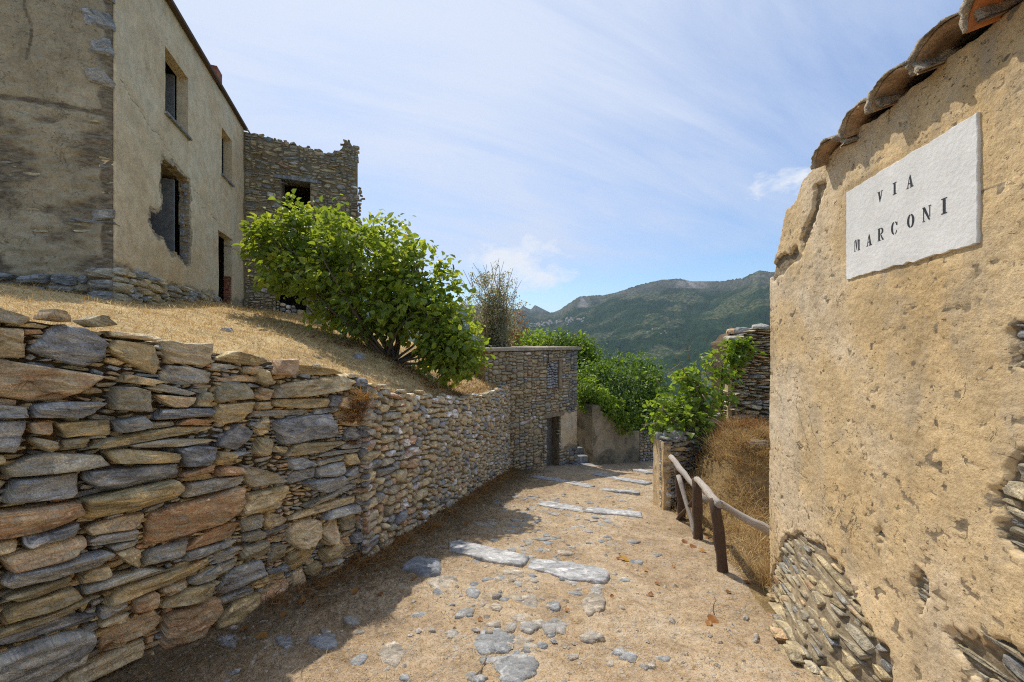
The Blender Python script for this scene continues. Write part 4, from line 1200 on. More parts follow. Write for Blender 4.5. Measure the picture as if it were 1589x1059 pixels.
# eave of half-round tiles, capped with old mortar
sl = R(17); ax_out = np.array([n4[0] * math.cos(sl), n4[1] * math.cos(sl), -math.sin(sl)]); upv = np.array([n4[0] * math.sin(sl), n4[1] * math.sin(sl), math.cos(sl)]); dd3 = np.array([d4[0], d4[1], 0])
def arc_shell(c, r0, r1, ln, th, na=11, nl=9, flip=1.0, rough=0.0, squash=0.82, seed=0, s0=0.0, ragged=0.0):
    """half-round shell: c lip centre, radii at lip and tail, thickness th"""
    a = np.linspace(0, math.pi, na); s = np.linspace(s0, ln, nl)
    V = []
    rg = np.random.default_rng(seed)
    lip = ragged * fbm(a * 3 + seed, 0 * a, seed=113)
    for lay in (0, 1):
        for i, q in enumerate(s):
            rr = r0 + (r1 - r0) * q / ln + lay * th
            qq = q + (lip if i == 0 else 0)
            nz = rough * fbm(a * 3 + seed, 0 * a + q * 14, oct=4, seed=112) * lay if rough else 0
            rr = rr + nz
            V.append(c[None] - ax_out[None] * (qq[:, None] if np.ndim(qq) else qq) + dd3[None] * (np.cos(a) * rr)[:, None] + upv[None] * (flip * np.sin(a) * rr * squash)[:, None])
    V = np.concatenate(V)
    n_ = na * nl
    g = grid_faces(nl, na)
    F = [g, g[:, ::-1] + n_]
    e = []
    for i in range(nl - 1):
        for j in (0, na - 1):
            e.append((i * na + j, (i + 1) * na + j, (i + 1) * na + j + n_, i * na + j + n_))
    for j in range(na - 1):
        for i in (0, nl - 1):
            e.append((i * na + j, i * na + j + 1, i * na + j + 1 + n_, i * na + j + n_))
    return V, np.concatenate(F + [np.array(e)])
lipZ = [2.45, 2.14, 1.87, 1.61, 1.35, 1.09, 0.83, 0.57, 0.31, 0.05, -0.21]
for k_, Yc in enumerate(lipZ):
    u = (3.53 - Yc) / 0.9741
    ov = 0.075 + rng.uniform(-0.015, 0.015)
    zc_ = 2.855 + (-0.06 if k_ == 0 else 0.0) + rng.uniform(-0.012, 0.012)
    c = np.array([C4[0] + d4[0] * u + n4[0] * ov, C4[1] + d4[1] * u + n4[1] * ov, zc_])
    V, F = arc_shell(c, 0.142, 0.125, 0.55, 0.014, seed=k_, squash=0.68, ragged=0.02)
    tile = part(house4, "roof_tile", V, F, M_TILENEW if k_ in (4, 7) else M_TILE, smooth=True)
    if True:
        V, F = arc_shell(c + upv * 0.008, 0.146, 0.132, 0.55, 0.022, na=34, nl=26, rough=0.034, seed=k_ + 3, s0=-0.012, ragged=0.03, squash=0.70)
        part(house4, "mortar_cap", V, F, M_LIMEMORTAR, smooth=True, parent=tile)
    for row in (1, 2):
        V, F = arc_shell(c - ax_out * 0.42 * row + upv * (0.03 + 0.05 * row), 0.125, 0.115, 0.5, 0.014, seed=k_)
        part(house4, "roof_tile", V, F, M_LIMEMORTAR, smooth=True)

# the painted street name
sgn_u0, sgn_z0 = (3.53 - 2.39) / 0.9741, 2.01
sw, sh_ = 0.85, 0.545
sign = thing("street_sign", (C4[0] + d4[0] * sgn_u0, C4[1] + d4[1] * sgn_u0, sgn_z0), "white painted plaque reading VIA MARCONI in black stencilled letters", "street sign")
def edge(p, q, n, amp, seed):
    t = np.linspace(0, 1, n, endpoint=False)[:, None]
    e = np.array(p) + (np.array(q) - np.array(p)) * t
    nrm = np.array([-(q[1] - p[1]), q[0] - p[0]]); nrm = nrm / np.hypot(*nrm)
    j = amp * fbm(t[:, 0] * n * 0.35 + seed, 0 * t[:, 0], oct=3, seed=seed)
    return e + nrm * j[:, None]
pl = np.concatenate([edge((0, -0.02), (sw, 0.0), 60, 0.011, 3), edge((sw, 0.0), (sw, sh_), 40, 0.004, 5), edge((sw, sh_), (0, sh_ - 0.005), 60, 0.006, 7), edge((0, sh_ - 0.005), (0, -0.02), 40, 0.005, 9)])
cc = np.array([sw / 2, sh_ / 2])
V, f3, f4, suv, ton = stone_mesh(pl - cc, 0.008, 0.02, [(1.0, None), (1.0, 0.75), (0.992, 1.0)], np.random.default_rng(1), False, 0.5, 0.0)
V[len(pl) * 2:, 2] = 0.008
def sgn(q): return q[:, :1] * np.array([*d4, 0]) + q[:, 1:2] * np.array([0, 0, 1.0]) + q[:, 2:] * np.array([*n4, 0])
link("plaque", new_mesh("plaque", sgn(V), [f3, f4]), M_WHITE, sign, tuple(sgn(np.array([[cc[0], cc[1], 0.0]]))[0]))
# stencil letters, drawn as outlines in a box 0.8 wide and 1 high
def arcpts(cx, cy, rx, ry, a0, a1, n=9): 
    t = np.radians(np.linspace(a0, a1, n)); return [(cx + rx * math.cos(q), cy + ry * math.sin(q)) for q in t]
def crescent(a0, a1, out=(0.40, 0.5), inn=(0.17, 0.42), cx=0.4, cy=0.5): return arcpts(cx, cy, out[0], out[1], a0, a1) + arcpts(cx, cy, inn[0], inn[1], a1, a0)
LET = {
    'I': [[(0.28, 0.07), (0.52, 0.07), (0.52, 0.93), (0.28, 0.93)], [(0.14, 0), (0.66, 0), (0.66, 0.06), (0.14, 0.06)], [(0.14, 0.94), (0.66, 0.94), (0.66, 1), (0.14, 1)]],
    'V': [[(0.10, 0.94), (0.36, 0.94), (0.50, 0.30), (0.42, 0.0), (0.36, 0.0)], [(0.66, 0.94), (0.74, 0.94), (0.53, 0.20), (0.49, 0.36)], [(0, 0.95), (0.42, 0.95), (0.42, 1), (0, 1)], [(0.54, 0.95), (0.86, 0.95), (0.86, 1), (0.54, 1)]],
    'A': [[(0.40, 1.0), (0.48, 1.0), (0.76, 0.06), (0.50, 0.06)], [(0.12, 0.06), (0.19, 0.06), (0.40, 0.80), (0.36, 0.92)], [(0, 0), (0.30, 0), (0.30, 0.055), (0, 0.055)], [(0.42, 0), (0.86, 0), (0.86, 0.055), (0.42, 0.055)], [(0.25, 0.30), (0.50, 0.30), (0.49, 0.36), (0.27, 0.36)]],
    'M': [[(0.06, 0.06), (0.13, 0.06), (0.13, 0.94), (0.06, 0.94)], [(0.17, 1.0), (0.34, 1.0), (0.46, 0.35), (0.40, 0.05)], [(0.62, 1.0), (0.56, 1.0), (0.44, 0.10), (0.49, 0.34)], [(0.66, 0.06), (0.86, 0.06), (0.86, 0.94), (0.66, 0.94)], [(0, 0), (0.22, 0), (0.22, 0.05), (0, 0.05)], [(0.58, 0), (0.94, 0), (0.94, 0.05), (0.58, 0.05)]],
    'R': [[(0.08, 0.06), (0.30, 0.06), (0.30, 0.94), (0.08, 0.94)], [(0.36, 1.0)] + arcpts(0.44, 0.745, 0.32, 0.255, 85, -85) + [(0.36, 0.49), (0.36, 0.55)] + arcpts(0.42, 0.745, 0.14, 0.195, -85, 85) + [(0.36, 0.94)], [(0.36, 0.47), (0.50, 0.45), (0.66, 0.2), (0.80, 0.06), (0.86, 0.0), (0.62, 0.0), (0.48, 0.24)], [(0, 0), (0.40, 0), (0.40, 0.05), (0, 0.05)], [(0, 0.95), (0.33, 0.95), (0.33, 1), (0, 1)]],
    'C': [crescent(100, 260), arcpts(0.44, 0.5, 0.34, 0.5, 80, 22, 5) + arcpts(0.44, 0.5, 0.24, 0.42, 22, 80, 5), arcpts(0.44, 0.5, 0.34, 0.5, -80, -28, 5) + arcpts(0.44, 0.5, 0.26, 0.44, -28, -80, 5), [(0.70, 0.66), (0.77, 0.66), (0.77, 0.95), (0.70, 0.9)]],
    'O': [crescent(97, 263), crescent(83, -83)],
    'N': [[(0.10, 0.06), (0.17, 0.06), (0.17, 0.86), (0.10, 0.92)], [(0.0, 1.0), (0.27, 1.0), (0.76, 0.10), (0.72, 0.0), (0.62, 0.06)], [(0.72, 0.26), (0.79, 0.18), (0.79, 0.94), (0.72, 0.94)], [(0, 0), (0.28, 0), (0.28, 0.05), (0, 0.05)], [(0.62, 0.95), (0.90, 0.95), (0.90, 1), (0.62, 1)]]}
for ch, Zc, zc2, hgt in (('V', 2.10, 2.412, 0.060), ('I', 1.996, 2.416, 0.064), ('A', 1.899, 2.413, 0.066), ('M', 2.29, 2.188, 0.070), ('A', 2.186, 2.192, 0.068), ('R', 2.095, 2.20, 0.070), ('C', 1.998, 2.205, 0.070), ('O', 1.893, 2.210, 0.070), ('N', 1.803, 2.215, 0.070), ('I', 1.709, 2.219, 0.072)):
    G = Geo(); u = (3.53 - Zc) / 0.9741 - sgn_u0
    for pl in LET[ch]:
        pl = np.array(pl)
        q = np.column_stack([(pl[:, 0] - 0.42) * hgt * 0.80, (pl[:, 1] - 0.5) * hgt, np.zeros(len(pl))])
        k2 = len(pl)
        if k2 > 8:
            h_ = k2 // 2
            f = [(i, i + 1, k2 - 2 - i, k2 - 1 - i) for i in range(h_ - 1)]
            G.add(sgn(q), None, f)
        else:
            G.add(sgn(q), [(0, i, i + 1) for i in range(1, k2 - 1)])
    v, f, _ = G.get()
    link("letter", new_mesh("letter", v, f), M_INK, sign, tuple(sgn(np.array([[u, zc2 - sgn_z0, 0.0092]]))[0]))

# ------------------------------------------------------------------ low garden wall and steps beyond the small house
O5 = np.array([2.62, 12.15]); d5 = unit(2.12, 1.0); n5 = (d5[1], -d5[0]); L5 = 2.75
gw = thing("garden_wall", (O5[0] + 1, O5[1] + 0.5, -2.6), "low stained plaster wall overhung by green creeper at the lane's far end", "garden wall")
def top5(u): return np.interp(u, [0, 0.6, 1.4, 2.75], [-0.50, -0.85, -1.45, -1.62])
panel(gw, "plaster_face", O5, d5, n5, lines(0, 2.0, 0.04), lines(-3.2, -0.5, 0.05), M_TANPL, 0.4, top=top5, disp=lambda u, z: 0.02 * fbm(u * 3, z * 3, seed=121), wear=lambda u, z: np.clip(0.35 + 0.55 * fbm(u * 1.8, z * 2.4, oct=4, seed=122) + 0.3 * sstep(-1.9, -2.5, z), 0, 1))
panel(gw, "wall_core", O5 - np.array(n5) * 0.03, d5, n5, lines(2.0, L5, 0.1), lines(-3.2, -1.3, 0.1), M_MORTAR, 0.4, top=top5)
rc = pack(L5 - 2.0, 1.6, (0.1, 0.3), (0.06, 0.15), rng)
stones(gw, O5 + np.array(d5) * 2.0, d5, n5, rc, lambda u, v: (u > 0) & (-2.9 + v < top5(u + 2.0)), M_DARKRUBBLE, rng, na=12, rings=RINGS_MID, gap=0.01, depth=(0.02, 0.05), back=0.07, z0=-2.9, keep=120, smooth=True)
d5b = (-n5[0], -n5[1])
panel(gw, "return_wall", O5 + np.array(d5) * 0.02, d5b, (-d5[0], -d5[1]), lines(0, 2.2, 0.1), lines(-3.0, -0.5, 0.1), M_TANPL, 0.3, disp=lambda u, z: 0.02 * fbm(u * 3, z * 3, seed=123), wear=lambda u, z: 0.4 + 0.4 * fbm(u * 2, z * 2, seed=124))
steps = thing("stone_steps", (2.3, 12.4, -2.5), "dim stone steps climbing between the small house and the garden wall", "steps")
for k_ in range(5):
    V, F = box_pts((2.33 + 0.02 * k_, 12.25 + 0.3 * k_, -2.52 + 0.19 * k_), 0.75, 0.42, 0.24, (1, 0.1))
    V = V + 0.012 * np.column_stack([vnoise(V[:, 0] * 9, V[:, 1] * 9, V[:, 2] * 9, 130 + q) for q in range(3)])
    part(steps, "step", V, F, M_PATHSTONE, {'suv': V, 'tone': np.full(8, 0.1)})

# ------------------------------------------------------------------ ruined walls on the right
O6 = np.array([4.36, 7.5]); d6 = unit(1.0, 0.12); n6 = (d6[1], -d6[0]); L6 = 1.5
ruin = thing("ruined_wall", (4.8, 7.6, -0.8), "tall crumbling slate wall with a plastered side behind the fig tree", "ruined wall")
def top6(u): return np.interp(u, [0, 0.12, 0.2, 0.35, 0.6, 0.8, 1.0, 1.6], [1.62, 1.66, 1.78, 1.82, 1.90, 1.86, 1.84, 1.9])
panel(ruin, "wall_core", O6 - np.array(n6) * 0.07, d6, n6, lines(0, L6, 0.1), lines(-1.6, 1.9, 0.1), M_EARTH, 0.5, top=lambda u: top6(u) - 0.05)
rc = pack(L6, 3.4, (0.12, 0.5), (0.03, 0.11), rng)
stones(ruin, O6, d6, n6, rc, lambda u, v: (u > -0.04) & (-1.5 + v < top6(u)), M_RUBBLE, rng, na=14, rings=RINGS_MID, gap=0.012, depth=(0.01, 0.20), back=0.16, z0=-1.5, keep=250, tilt=9, rough=0.07, corners=(5, 8), tones=lambda c, r: float(np.clip(r.normal(0.55, 0.22), 0, 1)))
d6b = unit(0.13, 0.85); n6b = (-d6b[1], d6b[0])
panel(ruin, "plaster_side", O6 + np.array([-0.03, 0.0]), d6b, n6b, lines(0, 0.85, 0.04), lines(-1.6, 1.62, 0.05), M_OCHRE, 0.08, top=lambda u: 1.50 + 0.08 * fbm(u * 6, 0 * u, seed=133), disp=lambda u, z: 0.015 * fbm(u * 4, z * 4, seed=131), wear=lambda u, z: 0.25 + 0.5 * fbm(u * 3, z * 3, seed=132) + 0.5 * sstep(1.2, 1.5, z))
for k_ in range(9):
    P = np.array([4.45 + rng.uniform(0, 1.1), 7.45 + rng.uniform(0, 0.3), 0.0]); P[2] = float(top6(P[0] - 4.36)) - 0.01
    s_1 = rng.uniform(0.07, 0.16); tt = np.sort(rng.uniform(0, 2 * math.pi, 11))
    pl = np.stack([np.cos(tt) * s_1 * 1.5, np.sin(tt) * s_1], 1)
    V, f3, f4, suv, ton = stone_mesh(pl, 0.05, 0.04, RINGS_MID, rng, False, rng.random())
    part(ruin, "coping_stone", V + P, [f3, f4], M_SCHIST, {'suv': suv, 'tone': ton})

O7 = np.array([2.62, 6.36]); d7 = unit(1.45, 0.95); n7 = (d7[1], -d7[0]); L7 = 2.0
low = thing("low_ruined_wall", (2.7, 6.45, -1.3), "low broken wall with an ochre plastered end beside the lane, under the fig tree", "ruined wall")
panel(low, "wall_core", O7 - np.array(n7) * 0.06, d7, n7, lines(0.4, L7, 0.15), lines(-2.2, -0.1, 0.12), M_EARTH, 0.35, top=lambda u: -0.2 + 0.06 * u)
rc = pack(L7, 2.1, (0.10, 0.42), (0.04, 0.13), rng)
stones(low, O7, d7, n7, rc, lambda u, v: (u > -0.02) & (-2.1 + v < -0.12 + 0.07 * u + 0.08 * vnoise(u * 4, 0 * u, seed=135)), M_RUBBLE, rng, na=12, rings=RINGS_MID, gap=0.01, depth=(0.02, 0.10), back=0.12, z0=-2.1, keep=120, tones=lambda c, r: float(np.clip(r.normal(0.36, 0.2), 0, 1)))
panel(low, "plaster_end", np.array([2.57, 6.80]), (0.0, -1.0), (-1.0, 0.0), lines(0, 0.46, 0.02), lines(-1.9, -0.12, 0.04), M_OCHRE, 0.12, top=lambda u: -0.08 - 0.1 * u + 0.03 * fbm(u * 9, 0 * u, seed=138), disp=lambda u, z: 0.018 * fbm(u * 8, z * 5, seed=136), wear=lambda u, z: np.clip(0.22 + 0.5 * fbm(u * 8, z * 6, oct=4, seed=137), 0, 1), edge_wear=0.2)
for k_ in range(12):
    u = 0.1 + k_ * 0.16; P = np.append(O7 + np.array(d7) * u - np.array(n7) * rng.uniform(0.02, 0.2), -0.10 + 0.07 * u + rng.uniform(-0.03, 0.04))
    s_1 = rng.uniform(0.07, 0.17); tt = np.sort(rng.uniform(0, 2 * math.pi, 11)); pl = np.stack([np.cos(tt) * s_1 * 1.3, np.sin(tt) * s_1 * 0.9], 1)
    V, f3, f4, suv, ton = stone_mesh(pl, s_1 * 0.5, 0.06, RINGS_MID, rng, False, rng.random() * 0.6)
    part(low, "coping_stone", V + P, [f3, f4], M_PATHSTONE, {'suv': suv, 'tone': ton})

O8 = np.array([3.12, 5.35]); d8 = unit(1.0, 0.25); n8 = (d8[1], -d8[0]); L8 = 1.5
stub = thing("wall_stub", (3.7, 5.5, -0.6), "smooth grey rendered wall remnant with a rubble edge in the dry bank", "ruined wall")
panel(stub, "grey_face", O8 + np.array(d8) * 0.22, d8, n8, lines(0, L8 - 0.2, 0.05), lines(-1.6, 0.1, 0.05), M_GREYPL, 0.3, top=lambda u: 0.02 + 0.16 * fbm(u * 4, 0 * u, oct=4, seed=141) + 0.12 * u - 0.25 * sstep(0.3, 0.0, u), disp=lambda u, z: 0.03 * fbm(u * 2, z * 2, seed=142) - 0.10 * (z + 0.7), wear=lambda u, z: 0.15 + 0.4 * fbm(u * 3, z * 3, seed=143))

# ------------------------------------------------------------------ rustic fence
fence = thing("wooden_fence", (2.4, 4.4, -0.9), "rustic fence of dark stakes and pale peeled rails along the bank", "fence")
def wob(a, b_, n, amp, seed):
    a, b_ = np.array(a, float), np.array(b_, float); t = np.linspace(0, 1, n)[:, None]
    r_ = np.random.default_rng(seed); k1 = r_.normal(0, amp, (n, 3)); k1[0] *= 0.3; k1[-1] *= 0.3
    return a + (b_ - a) * t + k1
def pole(name, a, b_, r0, r1, mat, seed):
    pts = wob(a, b_, 8, 0.0045, seed); rr = np.linspace(r0, r1, 8) * (1 + np.random.default_rng(seed).normal(0, 0.07, 8))
    V, f3, f4 = tube(pts, rr, 10, jitter=0.10, seed=seed)
    ln_ = np.linalg.norm(np.array(b_, float) - np.array(a, float))
    th_ = np.abs(np.tile(np.arange(10), 8) - 5) / 10.0 * 2 * math.pi * r0
    sv = np.column_stack([np.repeat(np.linspace(0, ln_, 8), 10) + seed, th_ + seed, np.full(80, seed * 1.0)])
    part(fence, name, V, [f3, f4], mat, {'suv': np.concatenate([sv, sv[:1], sv[-1:]])}, smooth=True)
p1b = at(1127, 890, 3.82); p1t = at(1109, 776, 3.84)
p2b = at(1085, 836, 4.88); p2t = at(1081, 744, 4.86)
p3b = at(1060, 790, 5.75); p3t = at(1051, 728, 5.75)
dn = np.array([0, 0, -0.25])
pole("post", p1b + dn, p1t, 0.055, 0.050, M_POST, 1)
pole("post", p2b + dn, p2t, 0.058, 0.055, M_POST, 2)
pole("post", p3b + dn, p3t, 0.060, 0.05, M_POST, 3)
pole("rail", at(1041, 709, 5.95), at(1096, 779, 4.95), 0.042, 0.038, M_RAIL, 4)
pole("rail", at(1082, 744, 4.80), at(1116, 783, 3.74), 0.043, 0.040, M_RAIL, 5)
pole("rail", at(1106, 777, 3.92), at(1215, 836, 3.70), 0.038, 0.044, M_RAIL, 6)
pole("brace", at(1053, 738, 5.6), at(1081, 826, 5.05) + np.array([0, 0, -0.1]), 0.034, 0.030, M_RAIL, 7)
pole("brace", at(1048, 800, 5.9) + np.array([0, 0, -0.1]), at(1083, 770, 4.98), 0.032, 0.026, M_POST, 8)

# ------------------------------------------------------------------ stones set in the lane
def flat_stone(root, name, pts, mat, h, tone, seed, rings=RINGS_MID, dens=3, rough=0.02, lift=0.0):
    """outline on the ground -> a slab with rounded, chipped edges lying on the slope"""
    r_ = np.random.default_rng(seed); P = np.array(pts, float)
    Q = []
    for i in range(len(P)):
        a, b_ = P[i], P[(i + 1) % len(P)]
        for t in np.arange(dens) / dens: Q.append(a + (b_ - a) * t)
    Q = np.array(Q); c = Q.mean(0)
    sz = np.hypot(*(Q[:, :2] - c[:2]).T).mean()
    poly = (Q[:, :2] - c[:2]) * (1 + rough * r_.normal(0, 1, len(Q)))[:, None]
    V, f3, f4, suv, ton = stone_mesh(poly, h, 0.10, rings, r_, False, tone, 0.0)
    V[:, 2] += 0.35 * h * fbm(V[:, 0] * 5 + seed, V[:, 1] * 5, oct=3, seed=151) * (V[:, 2] > 0)
    z = path_z(np.array(c[0]), np.array(c[1])) - 0.2 * V[:, 1] + V[:, 2] + lift
    W = np.column_stack([V[:, 0] + c[0], V[:, 1] + c[1], z])
    base = np.zeros(3)
    me = new_mesh(name, W - W.mean(0), [f3, f4], {'suv': suv, 'tone': ton}, True)
    link(name, me, mat, root, tuple(W.mean(0)))
def slab_between(a, b_, wd):
    """corners of a kerb slab whose near edge runs between two pixels' places on the lane"""
    A_, B_ = on_path(*a), on_path(*b_)
    d = (B_ - A_)[:2]; l = np.hypot(*d); d = d / l; nrm = np.array([-d[1], d[0]])
    out = []
    for t, s_ in ((0, 0), (0.3, -0.06), (0.7, 0.05), (1, 0), (0.97, 1), (0.6, 1.06), (0.3, 0.95), (0.02, 0.9)):
        q = A_[:2] + d * l * t + nrm * wd * s_; out.append((q[0], q[1], -0.2 * q[1]))
    return out
SL = [[on_path(*q) for q in ((697, 845), (712, 842), (757, 853), (822, 868), (812, 883), (760, 876), (716, 863), (697, 860))],
      [on_path(*q) for q in ((824, 870), (860, 874), (938, 885), (946, 896), (938, 907), (884, 904), (850, 893), (819, 885))],
      slab_between((832, 783), (904, 797), 0.34), slab_between((906, 797), (996, 806), 0.34), slab_between((823, 741), (871, 750), 0.30), slab_between((873, 750), (911, 758), 0.30),
      slab_between((914, 735), (947, 743), 0.30), slab_between((949, 744), (1001, 753), 0.32), slab_between((928, 762), (992, 768), 0.25), slab_between((981, 731), (1002, 737), 0.3)]
for k_, s1 in enumerate(SL):
    flat_stone(path, "step_slab", s1, M_SLAB, 0.022, 0.35 + 0.4 * rng.random(), k_, rough=0.012, rings=[(1.0, None), (1.0, 0.5), (0.95, 0.95), (0.7, 1.0)], lift=0.004 if k_ < 2 else 0.008)
BIG = [(655, 884, 34, 13, 0.10), (608, 1014, 24, 19, 0.8), (767, 993, 36, 21, 0.25), (800, 1029, 40, 24, 0.3), (822, 972, 15, 9, 0.5), (860, 972, 20, 13, 0.5), (921, 939, 17, 18, 0.7), (917, 990, 17, 9, 0.6), (690, 905, 22, 13, 0.75),
       (735, 924, 13, 9, 0.3), (795, 893, 16, 5, 0.8), (860, 945, 10, 8, 0.3), (738, 1052, 16, 9, 0.4), (628, 1052, 10, 6, 0.3), (890, 1018, 9, 5, 0.9), (1012, 1034, 7, 5, 0.9), (1172, 994, 6, 7, 0.95), (1158, 960, 5, 4, 0.9),
       (500, 1000, 26, 13, 0.25), (545, 965, 14, 8, 0.5), (470, 905, 12, 7, 0.2), (505, 985, 9, 5, 0.8), (440, 1000, 16, 9, 0.35), (350, 1000, 20, 12, 0.4), (700, 985, 11, 6, 0.5), (960, 1010, 12, 6, 0.35), (842, 1000, 9, 6, 0.2), (770, 943, 10, 6, 0.7)]
for k_, (px, py, rx, ry, tn) in enumerate(BIG):
    r_ = np.random.default_rng(200 + k_)
    tt = (np.arange(9) + r_.uniform(-0.3, 0.3, 9)) / 9 * 2 * math.pi
    rr = 1 + r_.normal(0, 0.13, 9)
    flat_stone(path, "path_stone", [on_path(px + rx * math.cos(t) * q, min(1200, py - ry * math.sin(t) * q)) for t, q in zip(tt, rr)], M_PATHSTONE, 0.020 if k_ else 0.07, tn, 300 + k_, dens=3, rough=0.05, lift=-0.004)
# cobbles breaking through between the slabs
n_c = 0
r_ = np.random.default_rng(77)
while n_c < 265:
    Y = r_.uniform(2.3, 7.6); x = r_.normal(0.25 + 0.17 * (Y - 4), 0.55)
    if x < xB(max(Y, 4.1)) + 0.35 or x > fence_x(Y) - 0.5: continue
    sz = r_.uniform(0.025, 0.085) * (1.0 if Y < 4 else 1.15)
    tt = (np.arange(7) + r_.uniform(-0.3, 0.3, 7)) / 7 * 2 * math.pi; rr = sz * (1 + r_.normal(0, 0.2, 7))
    el = r_.uniform(0.55, 1.0); aa_ = r_.uniform(0, 3.14)
    q = np.stack([np.cos(tt) * rr, np.sin(tt) * rr * el], 1); q = np.stack([x + q[:, 0] * math.cos(aa_) - q[:, 1] * math.sin(aa_), Y + q[:, 0] * math.sin(aa_) + q[:, 1] * math.cos(aa_)], 1)
    flat_stone(path, "path_stone", np.column_stack([q, np.zeros(7)]), M_PATHSTONE, 0.014, float(np.clip(r_.normal(0.5, 0.25), 0, 1)), 500 + n_c, rings=RINGS_LOW, dens=1, rough=0.06, lift=-0.004)
    n_c += 1
# loose gravel
G = Geo(); r_ = np.random.default_rng(78)
ico = np.array([(0, 0, 1), (0.9, 0, 0.1), (0.2, 0.85, 0), (-0.75, 0.5, 0.1), (-0.7, -0.55, 0), (0.25, -0.9, 0.1), (0, 0, -0.8)])
icf = np.array([(0, 1, 2), (0, 2, 3), (0, 3, 4), (0, 4, 5), (0, 5, 1), (6, 2, 1), (6, 3, 2), (6, 4, 3), (6, 5, 4), (6, 1, 5)])
N = 5000
Yp = 1.7 + 9.5 * r_.random(N) ** 1.7; tp = r_.random(N); Xp = left_edge(Yp) + 0.15 + (fence_x(Yp) + 0.2 - left_edge(Yp)) * tp
Zp = path_z(Xp, Yp); sp_ = 0.004 * np.exp(r_.normal(0.35, 0.6, N)); sp_ = np.minimum(sp_, 0.035)
for i in range(N):
    a = r_.uniform(0, 6.28); c_, s_n = math.cos(a), math.sin(a)
    v = ico * (1 + r_.normal(0, 0.15, (7, 1))) * sp_[i] * np.array([1.2, 0.85, 0.6])
    v = np.column_stack([v[:, 0] * c_ - v[:, 1] * s_n, v[:, 0] * s_n + v[:, 1] * c_, v[:, 2]]) + [Xp[i], Yp[i], Zp[i] + sp_[i] * 0.2]
    G.add(v, icf, None, suv=v * 1.0, tone=float(np.clip(r_.normal(0.72, 0.2), 0, 1)))
v, f, a_ = G.get()
o = link("gravel", new_mesh("gravel", v, f, a_), M_PATHSTONE, kind='stuff'); tag(o, "loose gravel and stone chips scattered over the earth lane", "gravel")

# ------------------------------------------------------------------ plants
def leaf_geo(P, N, U, size, tone, wid=0.8, fold=0.25, heart=True):
    """six-point leaves: P bases, N normals, U directions, one size each"""
    n = len(P)
    S = np.cross(N, U); S /= np.linalg.norm(S, axis=1)[:, None] + 1e-9
    N2 = np.cross(U, S)
    sz = size[:, None]
    b = P
    l1 = P + (U * 0.18 + S * 0.42 * wid + N2 * fold * 0.42) * sz
    l2 = P + (U * 0.62 + S * 0.36 * wid + N2 * fold * 0.30) * sz
    tp = P + (U * 1.0 - N2 * 0.18) * sz
    r2 = P + (U * 0.62 - S * 0.36 * wid + N2 * fold * 0.30) * sz
    r1 = P + (U * 0.18 - S * 0.42 * wid + N2 * fold * 0.42) * sz
    V = np.stack([b, l1, l2, tp, r2, r1], 1).reshape(-1, 3)
    i = np.arange(n)[:, None] * 6
    F = np.concatenate([i + np.array([[0, 1, 2]]), i + np.array([[0, 2, 3]]), i + np.array([[0, 3, 4]]), i + np.array([[0, 4, 5]])])
    return V, F, np.repeat(tone, 6)

def leaves_in(ells, n, size, rg, twig=0.16, per=11, shell=0.55, droop=0.35, keep=None):
    """leaf positions gathered in sprays through a few rounded masses; ells: (centre, radii, weight)"""
    wts = np.array([e[2] for e in ells], float); wts /= wts.sum()
    nt = max(1, n // per)
    which = rg.choice(len(ells), nt, p=wts)
    C = np.array([e[0] for e in ells])[which]; Rd = np.array([e[1] for e in ells])[which]
    d = rg.normal(0, 1, (nt, 3)); d /= np.linalg.norm(d, axis=1)[:, None]
    r = shell + (1.08 - shell) * rg.random(nt) ** 0.8
    lump = 1 + 0.34 * fbm(d[:, 0] * 2.2 + which * 7, d[:, 1] * 2.2, d[:, 2] * 2.2, oct=2, seed=161)
    T = C + d * Rd * (r * lump)[:, None]
    ttone = rg.random(nt)
    k_ = rg.poisson(per, nt)
    idx = np.repeat(np.arange(nt), k_)
    P = T[idx] + rg.normal(0, twig, (len(idx), 3)) * np.array([1, 1, 0.8])
    out = d[idx] * 0.8 + rg.normal(0, 0.55, (len(idx), 3)); out[:, 2] += 0.1
    U = out.copy(); U[:, 2] -= droop; U /= np.linalg.norm(U, axis=1)[:, None]
    Nn = rg.normal(0, 0.55, (len(idx), 3)) + np.array([0, 0, 1.0]) + d[idx] * 0.5; Nn /= np.linalg.norm(Nn, axis=1)[:, None]
    tone = np.clip(0.6 * ttone[idx] + 0.4 * rg.random(len(idx)), 0, 1)
    tone = tone * 0.92 + (rg.random(len(idx)) < 0.02) * 0.5
    sz = size * rg.uniform(0.45, 1.4, len(idx))
    ok = np.ones(len(idx), bool) if keep is None else keep(P)
    return P[ok], Nn[ok], U[ok], sz[ok], np.clip(tone, 0, 1)[ok]

def branch_geo(G, base, tips, r0, rg, bend=0.2, n=7, sides=6):
    for tpt in tips:
        base_ = np.array(base, float); tpt = np.array(tpt, float)
        t = np.linspace(0, 1, n)[:, None]
        mid = rg.normal(0, bend, 3) * np.linalg.norm(tpt - base_) * 0.3
        pts = base_ + (tpt - base_) * t + mid * (np.sin(t * math.pi)) + rg.normal(0, 0.02, (n, 3)) * t
        G.add(*tube(pts, np.linspace(r0, r0 * 0.2, n), sides))

